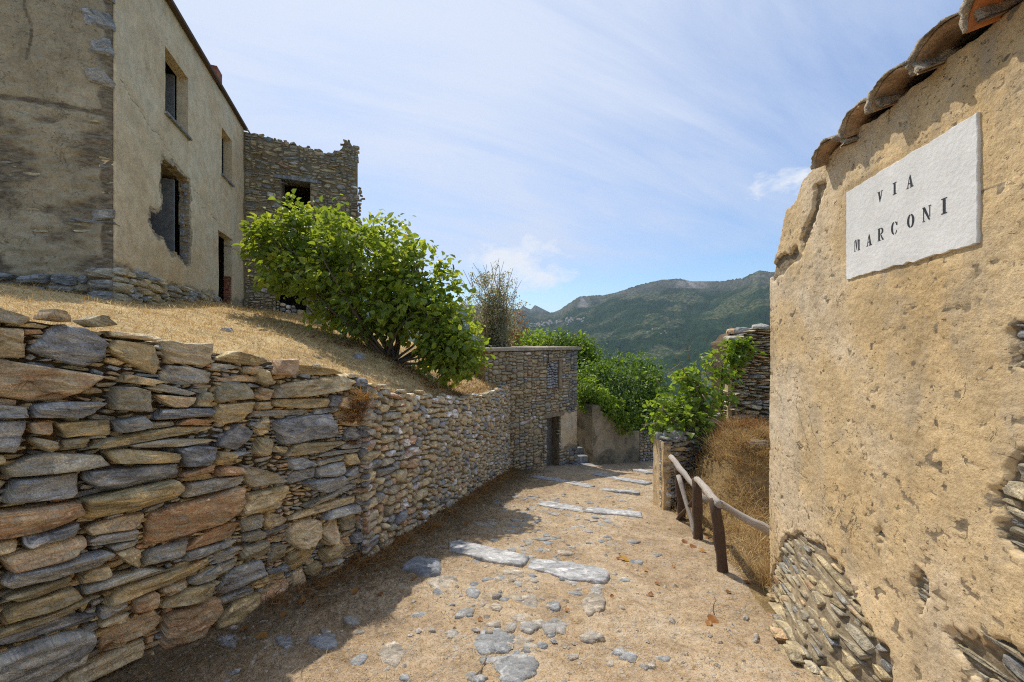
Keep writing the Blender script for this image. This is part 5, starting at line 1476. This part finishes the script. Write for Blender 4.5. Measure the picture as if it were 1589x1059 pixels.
def leafy(root, ells, n, size, mat, seed, name="foliage", single=0, **kw):
    rg = np.random.default_rng(seed)
    wid = kw.pop('wid', 0.8)
    P, N_, U, sz, tone = leaves_in(ells, n, size, rg, **kw)
    far = np.zeros(len(P), bool)
    if single:
        d = np.linalg.norm(P - CAM, axis=1) - sz * 8
        fr = np.argsort(d)[:single * 3]; fr = rg.permutation(fr)[:single]
        far[fr] = True
        # single leaves share one of a few meshes
        base = []
        for q in range(6):
            V, F, tn = leaf_geo(np.zeros((1, 3)), np.array([[0, 0, 1.0]]), np.array([[1.0, 0, 0]]), np.array([1.0]), np.array([(0.25, 0.45, 0.6, 0.75, 0.9, 0.97)[q]]), wid, 0.2 + 0.05 * q)
            base.append(new_mesh("leaf", V, F, {'tone': tn}))
            base[-1].materials.append(mat)
        from mathutils import Matrix
        for i in fr:
            o = bpy.data.objects.new("leaf", base[int(min(5, rg.integers(0, 5) if tone[i] < 0.95 else 5))])
            COL.objects.link(o); o.parent = root
            u = U[i]; s = np.cross(N_[i], u); s /= np.linalg.norm(s); nn = np.cross(u, s)
            M = Matrix(((u[0] * sz[i], s[0] * sz[i], nn[0] * sz[i], P[i][0] - root.location[0]), (u[1] * sz[i], s[1] * sz[i], nn[1] * sz[i], P[i][1] - root.location[1]), (u[2] * sz[i], s[2] * sz[i], nn[2] * sz[i], P[i][2] - root.location[2]), (0, 0, 0, 1)))
            o.matrix_local = M
    ok = ~far
    V, F, tn = leaf_geo(P[ok], N_[ok], U[ok], sz[ok], tone[ok], wid)
    part(root, name, V, F, mat, {'tone': tn}, False, 'stuff')

def ell(px, py, Y, rx, ry, depth, wt=1.0):
    c = at(px, py, Y); return (c, np.array([rx / 580 * Y, depth, ry / 580 * Y]), wt)

# big bush on the straw bank
bb = np.array([-2.55, 7.7, float(terrace_h(-2.55, 7.7))])
bush = thing("leafy_bush", bb, "big bright green bush with heart-shaped leaves spreading over the straw bank", "bush")
E_ = [ell(470, 372, 8.4, 66, 56, 0.75, 1.5), ell(428, 388, 8.5, 38, 38, 0.5, 0.7), ell(572, 408, 7.9, 86, 72, 1.1, 2.6), ell(640, 445, 7.7, 58, 70, 0.9, 1.5), ell(684, 510, 7.45, 44, 60, 0.6, 1.2),
      ell(708, 552, 7.3, 33, 36, 0.45, 1.0), ell(492, 424, 8.1, 72, 40, 0.8, 1.3), ell(600, 490, 7.7, 80, 42, 0.7, 1.1), ell(530, 470, 7.9, 50, 40, 0.6, 0.6)]
leafy(bush, E_, 12000, 0.13, M_FIG, 3, single=240, shell=0.35, twig=0.11, per=12, wid=0.9)
G = Geo(); rg = np.random.default_rng(5)
tips = []
for e in E_:
    for _ in range(5 if e[2] > 1 else 3): tips.append(e[0] + rg.normal(0, 0.5, 3) * e[1])
for k_ in range(5):
    G2 = Geo(); b0 = bb + np.array([rg.normal(0, 0.12), rg.normal(0, 0.1), -0.15]); branch_geo(G2, b0, [tips[int(q)] for q in rg.choice(len(tips), 6, replace=False)], 0.036, rg, 0.22)
    G2.part(bush, "stem", M_BARK, True)
G2 = Geo()
for e in E_:
    for _ in range(26):
        a = e[0] + rg.normal(0, 0.25, 3) * e[1]; d = rg.normal(0, 1, 3); d /= np.linalg.norm(d); branch_geo(G2, a, [e[0] + d * e[1]], 0.012, rg, 0.3, 5, 4)
G2.part(bush, "twigs", M_BARK, True, 'stuff')

# sparse shrub behind it
sb = np.array([-0.45, 12.4, float(terrace_h(-0.6, 12.4))])
sh = thing("bare_shrub", sb, "tall sparse shrub with thin bare stems and small greyish leaves behind the bush", "shrub")
rg = np.random.default_rng(9); G = Geo(); G2 = Geo(); LP = []
crown = at(760, 462, 12.5)
for k_ in range(60):
    tip = crown + np.array([rg.uniform(-1.15, 1.15), rg.normal(0, 0.5), rg.uniform(-0.7, 1.45)]); tip[2] -= 0.35 * (tip[0] - crown[0]) ** 2
    t = np.linspace(0, 1, 8)[:, None]; b0 = sb + np.array([rg.normal(0, 0.25), rg.normal(0, 0.2), -0.3])
    pts = b0 + (tip - b0) * t; pts[:, :2] -= ((tip - b0)[:2] * 0.35) * np.sin(t * math.pi); pts += rg.normal(0, 0.03, (8, 3)) * t
    G.add(*tube(pts, np.linspace(0.022, 0.006, 8), 5))
    for _ in range(7):
        i = rg.integers(3, 7); a = pts[i]; b_ = a + np.array([rg.normal(0, 0.2), rg.normal(0, 0.2), rg.uniform(0.1, 0.45)])
        G2.add(*tube([a, (a + b_) / 2 + rg.normal(0, 0.03, 3), b_], [0.006, 0.005, 0.003], 3, False)); LP += [a + (b_ - a) * q for q in (0.4, 0.6, 0.8, 1.0)]
G.part(sh, "stem", M_TWIG, True); G2.part(sh, "twigs", M_TWIG, False, 'stuff')
LP = np.array(LP); LP = np.repeat(LP, 6, 0) + rg.normal(0, 0.07, (len(LP) * 6, 3))
d = rg.normal(0, 1, LP.shape); d /= np.linalg.norm(d, axis=1)[:, None]; nn = rg.normal(0, 1, LP.shape) + [0, 0, 0.6]; nn /= np.linalg.norm(nn, axis=1)[:, None]
V, F, tn = leaf_geo(LP, nn, d, rg.uniform(0.04, 0.08, len(LP)), rg.random(len(LP)), 0.7)
part(sh, "foliage", V, F, M_SPARSE, {'tone': tn}, False, 'stuff')

def tree(name, base, ells, n, size, mat, seed, label, cat, group=None, r0=0.09, **kw):
    t_r = thing(name, base, label, cat, group)
    rg = np.random.default_rng(seed)
    G = Geo(); top = np.mean([e[0] for e in ells], 0); mid = np.array(base) + (top - np.array(base)) * 0.5
    G.add(*tube(wob(np.array(base) + [0, 0, -0.3], mid, 6, 0.03, seed), np.linspace(r0, r0 * 0.7, 6), 8)); G.part(t_r, "trunk", M_BARK, True)
    G = Geo()
    for e in ells: branch_geo(G, mid, [e[0] + rg.normal(0, 0.45, 3) * e[1] for _ in range(4)], r0 * 0.5, rg, 0.4)
    G.part(t_r, "limbs", M_BARK, True)
    leafy(t_r, ells, n, size, mat, seed, "crown", **kw)
    return t_r
tree("broadleaf_tree", at(880, 660, 17.0), [ell(885, 556, 17, 40, 36, 1.3), ell(862, 542, 17.4, 32, 22, 1.0), ell(903, 568, 16.8, 26, 36, 0.9), ell(902, 548, 17.2, 20, 18, 0.7, 0.5)], 4200, 0.16, M_TREE, 21, "dark green broadleaf tree rising just behind the small stone house's right end", "tree", shell=0.4, twig=0.22)
tree("broadleaf_tree", at(825, 640, 18.5), [ell(820, 538, 18.5, 30, 22, 1.2), ell(845, 542, 18.0, 26, 20, 1.0), ell(800, 543, 19, 22, 24, 1.0)], 2600, 0.16, M_VINE, 22, "yellowish green tree showing just above the small stone house's flat roof", "tree", shell=0.4, twig=0.22)
tree("dry_tree", at(795, 640, 15.0), [ell(792, 505, 15.0, 20, 44, 0.6), ell(780, 540, 14.5, 18, 26, 0.5)], 1500, 0.09, M_DRYBRUSH, 23, "brownish withered tree between the sparse shrub and the small house roof", "tree", shell=0.2, twig=0.2, r0=0.05)
rb = at(968, 690, 14.3)
tree("round_bush", rb, [ell(965, 605, 14.2, 62, 50, 1.5, 2.0), ell(985, 640, 13.9, 45, 38, 0.9, 1.0), ell(930, 590, 14.6, 36, 30, 0.9, 0.7), ell(1000, 590, 14.4, 28, 30, 0.8, 0.5)], 8600, 0.115, M_ROUND, 24, "dense dark green rounded bush crowning the garden wall", "bush", shell=0.62, twig=0.16)
# creeper pouring over the garden wall
cr = thing("creeper", at(925, 640, 12.7), "bright yellow-green creeper spilling over the plaster garden wall", "creeper")
leafy(cr, [ell(908, 605, 12.9, 20, 22, 0.5, 0.8), ell(925, 620, 12.6, 26, 20, 0.4, 1.0), ell(948, 640, 12.65, 24, 20, 0.35, 1.0), ell(968, 656, 12.75, 18, 16, 0.3, 0.7)], 3600, 0.10, M_VINE, 25, shell=0.2, twig=0.10, droop=0.6)
# fig tree by the ruin
fb = np.array([3.62, 6.75, -0.55])
fig = thing("fig_tree", fb, "scraggy fig tree with crooked bare limbs growing behind the low ruined wall", "tree")
FE = [ell(1050, 642, 6.9, 34, 32, 0.45, 1.4), ell(1030, 662, 6.8, 20, 16, 0.3, 0.6), ell(1080, 618, 7.0, 26, 24, 0.4, 0.8), ell(1068, 588, 7.1, 20, 10, 0.3, 0.35), ell(1122, 618, 7.0, 16, 16, 0.25, 0.3), ell(1085, 652, 6.8, 24, 22, 0.35, 0.7), ell(1105, 565, 7.1, 12, 12, 0.25, 0.18), ell(1128, 585, 7.1, 10, 10, 0.2, 0.12)]
leafy(fig, FE, 1500, 0.105, M_VINE, 31, single=60, shell=0.2, twig=0.10, per=7, wid=0.95)
rg = np.random.default_rng(33)
G = Geo(); 
for tp_ in (at(1060, 570, 7.0), at(1120, 560, 7.1), at(1025, 630, 6.9), at(1085, 590, 7.1)): branch_geo(G, fb + [0, 0, -0.3], [tp_], 0.05, rg, 0.35, 9, 7)
G.part(fig, "trunk", M_BARK, True)
G = Geo()
for e in FE:
    for _ in range(9): branch_geo(G, e[0] + rg.normal(0, 0.3, 3) * e[1], [e[0] + rg.normal(0, 0.8, 3) * e[1]], 0.013, rg, 0.4, 5, 4)
for (p, q) in (((1040, 575), (1062, 560)), ((1070, 560), (1058, 530)), ((1060, 575), (1040, 540)), ((1100, 590), (1085, 545)), ((1025, 600), (1000, 588)), ((1062, 545), (1072, 520))):
    branch_geo(G, at(*p, 7.0), [at(*q, 7.0)], 0.012, rg, 0.6, 6, 4)
G.part(fig, "limbs", M_TWIG, True)
sp = thing("wall_plant", at(1145, 545, 7.35), "small green shrub rooted in the face of the crumbling slate wall", "plant")
leafy(sp, [ell(1145, 540, 7.32, 18, 16, 0.18, 1.0), ell(1138, 556, 7.3, 14, 10, 0.15, 0.5)], 420, 0.10, M_VINE, 34, shell=0.1, twig=0.07)

# dry brush: bunches of thin stems
def brush(G, P, h, n, rg, spread=0.5, wd=0.004, tone=(0.2, 0.9), lean=(0, 0, 0), seg=3):
    P = np.asarray(P, float)
    for _ in range(n):
        b0 = P + np.array([rg.normal(0, 0.06), rg.normal(0, 0.06), 0]) * (h / 0.4)
        d = np.array([rg.normal(0, spread), rg.normal(0, spread), 1.0]) + np.array(lean); d /= np.linalg.norm(d)
        L_ = h * rg.uniform(0.5, 1.15); t = np.linspace(0, 1, seg + 1)[:, None]
        side = np.cross(d, rg.normal(0, 1, 3)); side /= np.linalg.norm(side)
        pts = b0 + d * L_ * t + np.array([0, 0, -0.35 * L_]) * t ** 2 + side * 0.12 * L_ * t ** 2 * rg.normal(0, 1)
        w_ = wd * (1 - 0.8 * t)
        V = np.concatenate([pts - side * w_, pts + side * w_]); k2 = seg + 1
        i = np.arange(seg); F = np.stack([i, i + 1, k2 + i + 1, k2 + i], 1)
        tn = np.clip(tone[0] + (tone[1] - tone[0]) * (np.linspace(0, 1, k2) * 0.5 + rg.random() * 0.5), 0, 1)
        G.add(V, None, F, tone=np.concatenate([tn, tn]))
rg = np.random.default_rng(41)
ds = thing("dry_shrub", (-1.62, 4.02, 0.95), "withered orange and yellow brush hanging at the joint of both dry-stone walls", "shrub")
G = Geo()
for (px, py, k2, hh) in ((552, 640, 150, 0.35), (545, 655, 120, 0.3), (562, 622, 130, 0.34), (548, 690, 60, 0.2)):
    brush(G, at(px, py, 3.93), hh, k2, rg, 0.55, 0.0035, (0.25, 0.8) if py > 630 else (0.6, 1.0), (0.15, -0.5, -0.2))
G.part(ds, "stems", M_DRYBRUSH, False, 'stuff')
# weeds in the joints of the near wall, brush at the feet of the walls and under the bush
G = Geo()
for (px, py, Y) in ((25, 590, 1.92), (480, 790, 3.5), (215, 835, 2.5), (415, 830, 3.1), (400, 925, 3.0), (240, 870, 2.6), (60, 940, 2.0), (445, 700, 3.3), (510, 735, 3.7), (320, 740, 2.8), (60, 610, 2.0), (330, 905, 2.8), (150, 1000, 2.2)):
    Pq = at(px, py, Y); Pq[0] = xA(Y) + 0.05
    brush(G, Pq, 0.10, 26, rg, 0.9, 0.0016, (0.1, 0.75), (0.5, -0.3, -1.1))
for k_ in range(400):
    Y = rg.uniform(3.0, 11.3); x = (xA(Y) if Y < 4.05 else xB(Y)) + abs(rg.normal(0.06, 0.13)) + 0.03
    brush(G, (x, Y, float(path_z(x, Y)) - 0.02), rg.uniform(0.08, 0.26), 16, rg, 0.75, 0.003 + 0.0004 * Y, (0.2, 1.0), (0.25, 0, -0.2))
for k_ in range(90):
    Y = rg.uniform(6.3, 9.5); x = xB(Y) - 0.18 - abs(rg.normal(0.0, 0.45)); 
    brush(G, (x, Y, float(terrace_h(x, Y)) - 0.02), rg.uniform(0.10, 0.32), 18, rg, 0.8, 0.0045, (0.05, 0.75))
for k_ in range(60):
    x = bb[0] + rg.normal(0.1, 0.7); Y = bb[1] + rg.normal(-0.3, 0.3); brush(G, (x, Y, float(terrace_h(x, Y)) - 0.02), rg.uniform(0.1, 0.35), 14, rg, 0.8, 0.005, (0.0, 0.5))
for k_ in range(50):
    Y = rg.uniform(9.8, 11.2); q = rg.uniform(0, 1); brush(G, at(rg.uniform(770, 800), rg.uniform(575, 720), 10.6), rg.uniform(0.1, 0.3), 10, rg, 0.7, 0.005, (0.1, 0.8), (0.3, -0.5, -0.6))
v, f, a_ = G.get()
o = link("dry_brush", new_mesh("dry_brush", v, f, a_), M_DRYBRUSH, kind='stuff'); tag(o, "rusty dry weeds at the wall feet, in joints and under the bush", "weeds")

# tall dry grass of the right bank
G = Geo()
for k_ in range(420):
    Y = rg.uniform(3.55, 7.4); x = fence_x(Y) + 0.04 + abs(rg.normal(0, 0.8)) + rg.uniform(0, 0.7)
    if (abs(x - 3.75) < 0.6 and abs(Y - 4.9) < 0.4 and rg.random() < 0.75) or x > 5.2 or Y > 6.55 + 0.7 * (x - 2.56): continue
    if Y < 3.7 and x < 2.35: continue
    hh = rg.uniform(0.15, 0.42) * (0.55 if x - fence_x(Y) < 0.15 else 1.0)
    rust = rg.random() < sstep(5.6, 6.6, Y) * 0.8
    tb = rg.uniform(0.0, 0.45); brush(G, (x, Y, float(path_z(x, Y)) - 0.02), hh, int(rg.integers(10, 34)), rg, rg.uniform(0.25, 0.6), 0.0032, (tb, tb + 0.55), (-0.1, -0.05, 0))
for k_ in range(70):
    P = np.array([rg.uniform(3.2, 4.6), rg.uniform(5.45, 5.9), 0]); P[2] = float(path_z(P[0], P[1])) - 0.02
    brush(G, P, rg.uniform(0.15, 0.35), 22, rg, 0.5, 0.003, (0.1, 0.9), (-0.2, -0.7, 0))
for k_ in range(40):
    P = at(rg.uniform(1192, 1204), rg.uniform(860, 925), rg.uniform(3.45, 3.75)); P[2] = float(path_z(P[0], P[1])) - 0.02
    brush(G, P, rg.uniform(0.15, 0.42), 22, rg, 0.35, 0.0025, (0.1, 0.9))
v, f, a_ = G.get()
o = link("tall_dry_grass", new_mesh("tall_dry_grass", v, f, a_), M_STRAW, kind='stuff'); tag(o, "tall bleached grass on the bank behind the rustic fence", "grass")
G = Geo()
for k_ in range(150):
    P = at(rg.normal(1150, 32), rg.normal(672, 26), rg.uniform(6.0, 7.3)); P[2] = float(path_z(P[0], P[1])) - 0.03
    brush(G, P, rg.uniform(0.2, 0.5), 22, rg, 0.6, 0.004, (0.15, 0.75))
v, f, a_ = G.get()
o = link("rusty_brush", new_mesh("rusty_brush", v, f, a_), M_DRYBRUSH, kind='stuff'); tag(o, "rust-coloured dead brush on the bank below the crumbling slate wall", "weeds")

# short straw lying on the terrace and the lane
def straw(name, n, xf, yf, zf, ln, wd, rg, lift, mat, label, tone=(0, 1)):
    Y = yf(n); X = xf(Y); Z = zf(X, Y)
    a = rg.uniform(0, 2 * math.pi, n); el = rg.uniform(-0.02, lift, n)
    L_ = ln * np.exp(rg.normal(0, 0.45, n)) * (0.7 + 0.10 * Y)
    d = np.stack([np.cos(a) * np.cos(el), np.sin(a) * np.cos(el), np.sin(el)], 1)
    s = np.stack([-np.sin(a), np.cos(a), np.zeros(n)], 1) * (wd * (0.6 + 0.22 * Y))[:, None]
    P = np.stack([X, Y, Z + 0.004], 1)
    m_ = P + d * (L_ * 0.5)[:, None] + np.array([0, 0, 1.0]) * (L_ * 0.08)[:, None]
    t_p = P + d * L_[:, None]
    V = np.stack([P - s, P + s, m_ + s, m_ - s, t_p], 1).reshape(-1, 3)
    i = np.arange(n)[:, None] * 5
    F4 = i + np.array([[0, 1, 2, 3]]); F3 = i + np.array([[3, 2, 4]])
    tn = tone[0] + (tone[1] - tone[0]) * rg.random(n)
    o = link(name, new_mesh(name, V, [F3, F4], {'tone': np.repeat(tn, 5)}), mat, kind='stuff'); tag(o, label, "straw")
rg = np.random.default_rng(51)
straw("cut_straw", 75000, lambda Y: terr_edge(Y) - 0.02 - 6.5 * rg.random(len(Y)) ** 1.4, lambda n: 0.8 + 10.5 * rg.random(n) ** 1.3, terrace_z, 0.055, 0.0012, rg, 0.8, M_STRAW, "mown golden straw covering the slope above the near walls", (0.15, 1.0))
def lane_x(Y): return left_edge(Y) + 0.2 + (fence_x(Y) - left_edge(Y)) * rg.random(len(Y))
straw("bank_straw", 14000, lambda Y: fence_x(Y) + 0.02 + 2.2 * rg.random(len(Y)), lambda n: 3.6 + 3.6 * rg.random(n), path_z, 0.07, 0.0014, rg, 1.0, M_STRAW, "short bleached stalks carpeting the bank behind the rustic fence", (0.0, 0.9))
straw("scattered_straw", 42000, lane_x, lambda n: 1.6 + 8.5 * rg.random(n) ** 1.9, path_z, 0.030, 0.0008, rg, 0.25, M_STRAW, "bits of pale straw littering the sunny earth lane", (0.0, 0.9))
straw("dry_litter", 30000, lambda Y: (np.where(Y < 4.1, xA(Y), xB(Y)) + 0.05 + np.abs(rg.normal(0, 0.42, len(Y)))), lambda n: 1.9 + 9 * rg.random(n) ** 1.6, path_z, 0.045, 0.0010, rg, 0.45, M_LITTER, "brown dry stalks littering the shaded foot of the left walls", (0.0, 0.75))

# tufts left standing on the terrace and hanging over the wall heads
G = Geo(); rg = np.random.default_rng(57)
for k_ in range(800):
    Y = rg.uniform(1.6, 9.5); x = float(terr_edge(Y)) - (abs(rg.normal(0, 0.10)) if k_ % 3 == 0 else 5.0 * rg.random() ** 1.5)
    brush(G, (x, Y, float(terrace_z(x, Y)) - 0.01), rg.uniform(0.05, 0.13), 14, rg, 0.8, 0.0012 + 0.0003 * Y, (0.2, 1.0), (0.3, -0.1, -0.3) if k_ % 3 == 0 else (0, 0, -0.2), 2)
v, f, a_ = G.get()
o = link("straw_tufts", new_mesh("straw_tufts", v, f, a_), M_STRAW, kind='stuff'); tag(o, "small tufts of uncut straw standing on the mown slope and wall heads", "grass")
# a few stones lying in the mown straw
rg = np.random.default_rng(58)
for (px, py, Y, s_1, lab) in ((352, 505, 5.2, 0.07, "small grey stone half hidden in the straw above the near wall"), (492, 580, 4.5, 0.06, "grey stone at the head of the joint between both left walls"), (556, 556, 6.6, 0.09, "grey stone in the straw just below the big bush")):
    a = (px - 794.5) / 580 * Y; P = np.array([a, Y, float(terrace_z(a, Y))])
    tt = np.sort(rg.uniform(0, 6.28, 11)); pl = np.stack([np.cos(tt) * s_1 * 1.3, np.sin(tt) * s_1], 1)
    V, f3, f4, suv, ton = stone_mesh(pl, s_1 * 0.8, 0.05, RINGS_MID, rg, False, 0.3)
    o = link("loose_stone", new_mesh("loose_stone", V, [f3, f4], {'suv': suv, 'tone': ton}), M_PATHSTONE, None, tuple(P)); tag(o, lab, "stone")

# fallen leaves one can pick out
rg = np.random.default_rng(61)
FL = [(968, 868, .12), (960, 866, .06), (1106, 965, .10), (1100, 972, .06), (215, 1000, .09), (228, 1003, .1), (285, 995, .08), (398, 930, .07), (405, 995, .09), (380, 985, .07), (500, 915, .06), (533, 905, .06), (550, 925, .07), (1010, 925, .05), (1075, 850, .1), (1062, 842, .09), (1090, 858, .08),
      (1020, 905, .05), (1045, 880, .05), (1098, 835, .06), (950, 930, .04), (1130, 920, .06), (1160, 905, .06), (880, 950, .04), (745, 965, .04), (1002, 885, .05), (640, 900, .05), (590, 925, .06), (470, 940, .06), (440, 960, .06)]
for k_, (px, py, s_1) in enumerate(FL):
    P = on_path(px, py); P[2] = float(path_z(P[0], P[1])) + 0.012
    V = []; nl = 6
    a0 = rg.uniform(0, 6.28)
    u = np.array([math.cos(a0), math.sin(a0), rg.uniform(0, 0.3)]); sd_ = np.array([-math.sin(a0), math.cos(a0), rg.uniform(-0.2, 0.4)])
    t = np.linspace(0, 1, nl); wdt = np.array([0.05, 0.32, 0.42, 0.36, 0.2, 0.0])
    curl = rg.uniform(0.1, 0.5)
    L_, C_, R_ = [], [], []
    for q, ww in zip(t, wdt):
        c = u * (q - 0.5) + np.array([0, 0, 1]) * curl * (q - 0.5) ** 2
        up = np.array([0, 0, 0.4 * ww + rg.normal(0, 0.03)])
        L_.append(c + sd_ * ww + up); C_.append(c); R_.append(c - sd_ * ww + up * rg.uniform(0.3, 1.2))
    V = np.array(L_ + C_ + R_) * s_1
    F = np.concatenate([np.stack([np.arange(nl - 1) + b_ * nl, np.arange(1, nl) + b_ * nl, np.arange(1, nl) + (b_ + 1) * nl, np.arange(nl - 1) + (b_ + 1) * nl], 1) for b_ in (0, 1)])
    o = link("fallen_leaf", new_mesh("fallen_leaf", V, F, {'tone': np.full(len(V), 1.0 if k_ == 0 else rg.random() * 0.8)}, True), M_DEADLEAF, None, tuple(P))
    if k_ == 0: tag(o, "curled yellow dead leaf alone in the middle of the sunny lane", "leaf")
    elif P[0] < -0.6: tag(o, "crumpled rust-brown dead leaf in the shade at the near wall's foot", "leaf", "fallen leaves by the near wall")
    elif px > 1040: tag(o, "small rust-brown dead leaf on the lane's sunny edge near the fence", "leaf", "fallen leaves by the fence")
    else: tag(o, "small brown dead leaf out on the sunlit middle of the lane", "leaf", "fallen leaves in mid-lane")
for (a, b_, r0, lab) in (((495, 932), (588, 915), 0.006, "pale broken stalk lying in the shade near the wall foot"), ((738, 1050), (755, 1020), 0.007, "short dark twig standing up beside the front path stones"), ((1108, 955), (1112, 925), 0.005, "thin upright dead stem beside a brown leaf on the sunny lane")):
    A_, B_ = on_path(*a), on_path(*b_); A_[2] = float(path_z(A_[0], A_[1])) + 0.01; B_[2] = float(path_z(B_[0], B_[1])) + 0.02
    if r0 == 0.005: B_ = A_ + np.array([0.01, 0.02, 0.14])
    V, f3, f4 = tube(wob(A_, B_, 6, 0.008, int(a[0])), np.linspace(r0, r0 * 0.5, 6), 5)
    c = V.mean(0); o = link("fallen_twig", new_mesh("fallen_twig", V - c, [f3, f4]), M_TWIG, None, tuple(c)); tag(o, lab, "twig")

# ------------------------------------------------------------------ far villages
def pick(px, py, y0=1700, y1=5200):
    a = (px - 794.5) / 580; Ys = np.arange(y0, y1, 10.0); z = hills(np.full_like(Ys, a), Ys)
    e = (529.5 - py) / 580
    k2 = np.nonzero(z / Ys + 0.0 >= e)[0]
    Y = Ys[k2[0]] if len(k2) else 4000.0
    return a, Y
m, t, b = material("pale_house_wall"); b.inputs['Base Color'].default_value = (0.62, 0.56, 0.48, 1); M_FARWALL = m
m, t, b = material("dull_tile_roof"); b.inputs['Base Color'].default_value = (0.40, 0.26, 0.18, 1); M_FARROOF = m
rg = np.random.default_rng(71)
protos = []
for q in range(3):
    w_, d_, h_ = (9, 8, 8) if q == 0 else ((13, 9, 7) if q == 1 else (8, 8, 11))
    V = np.array([(-w_ / 2, -d_ / 2, -6), (w_ / 2, -d_ / 2, -6), (w_ / 2, d_ / 2, -6), (-w_ / 2, d_ / 2, -6), (-w_ / 2, -d_ / 2, h_), (w_ / 2, -d_ / 2, h_), (w_ / 2, d_ / 2, h_), (-w_ / 2, d_ / 2, h_), (-w_ / 2, 0, h_ + 2.2), (w_ / 2, 0, h_ + 2.2)], float)
    F4 = np.array([(0, 1, 5, 4), (1, 2, 6, 5), (2, 3, 7, 6), (3, 0, 4, 7), (4, 5, 9, 8), (6, 7, 8, 9)]); F3 = np.array([(5, 6, 9), (7, 4, 8)])
    me = new_mesh("village_house", V, [F4, F3]); me.materials.append(M_FARWALL); me.materials.append(M_FARROOF)
    for i in (4, 5): me.polygons[i].material_index = 1
    protos.append(me)
def village(n, f, label, group, sc=1.0):
    for _ in range(n):
        px, py = f(); a, Y = pick(px, py)
        o = bpy.data.objects.new("village_house", protos[int(rg.integers(0, 3))]); COL.objects.link(o)
        o.location = (a * Y, Y, float(hills(np.array(a), np.array(Y)))); o.rotation_euler = (0, 0, rg.uniform(-0.6, 0.6)); s = sc * rg.uniform(0.8, 1.3); o.scale = (s, s, s)
        tag(o, label, "house", group)
def f1():
    px = rg.uniform(818, 906); return px, 507 - (px - 818) * 0.10 + rg.normal(0, 2.2) - (6 if 875 < px < 900 else 0) * rg.random()
village(75, f1, "tiny pale house in the village on the far slope", "houses of the far village", 1.7)
village(12, lambda: (rg.normal(1023, 9), rg.normal(515, 3)), "tiny reddish house in the hamlet halfway down the forested slope", "houses of the hillside hamlet", 0.9)

# ------------------------------------------------------------------ air over the valley
hz = bpy.data.materials.new("haze"); hz.use_nodes = True
for nd in list(hz.node_tree.nodes): hz.node_tree.nodes.remove(nd)
h_ = NT(hz.node_tree); pv = h_.n('ShaderNodeVolumePrincipled'); pv.inputs['Color'].default_value = (0.62, 0.76, 1.0, 1); pv.inputs['Density'].default_value = 0.000042; pv.inputs['Anisotropy'].default_value = 0.2
h_.link(pv.outputs[0], h_.n('ShaderNodeOutputMaterial').inputs['Volume'])
zlo = float(Zh.min()) - 15.0; zhi = float(Zh.max()) + 60.0
V, F = box_pts((0, 4600, (zlo + zhi) / 2), 46000, 10400, zhi - zlo)
o = link("haze", new_mesh("haze", V, F), hz, kind='stuff'); tag(o, "thin blue haze filling the valley towards the mountains", "haze")
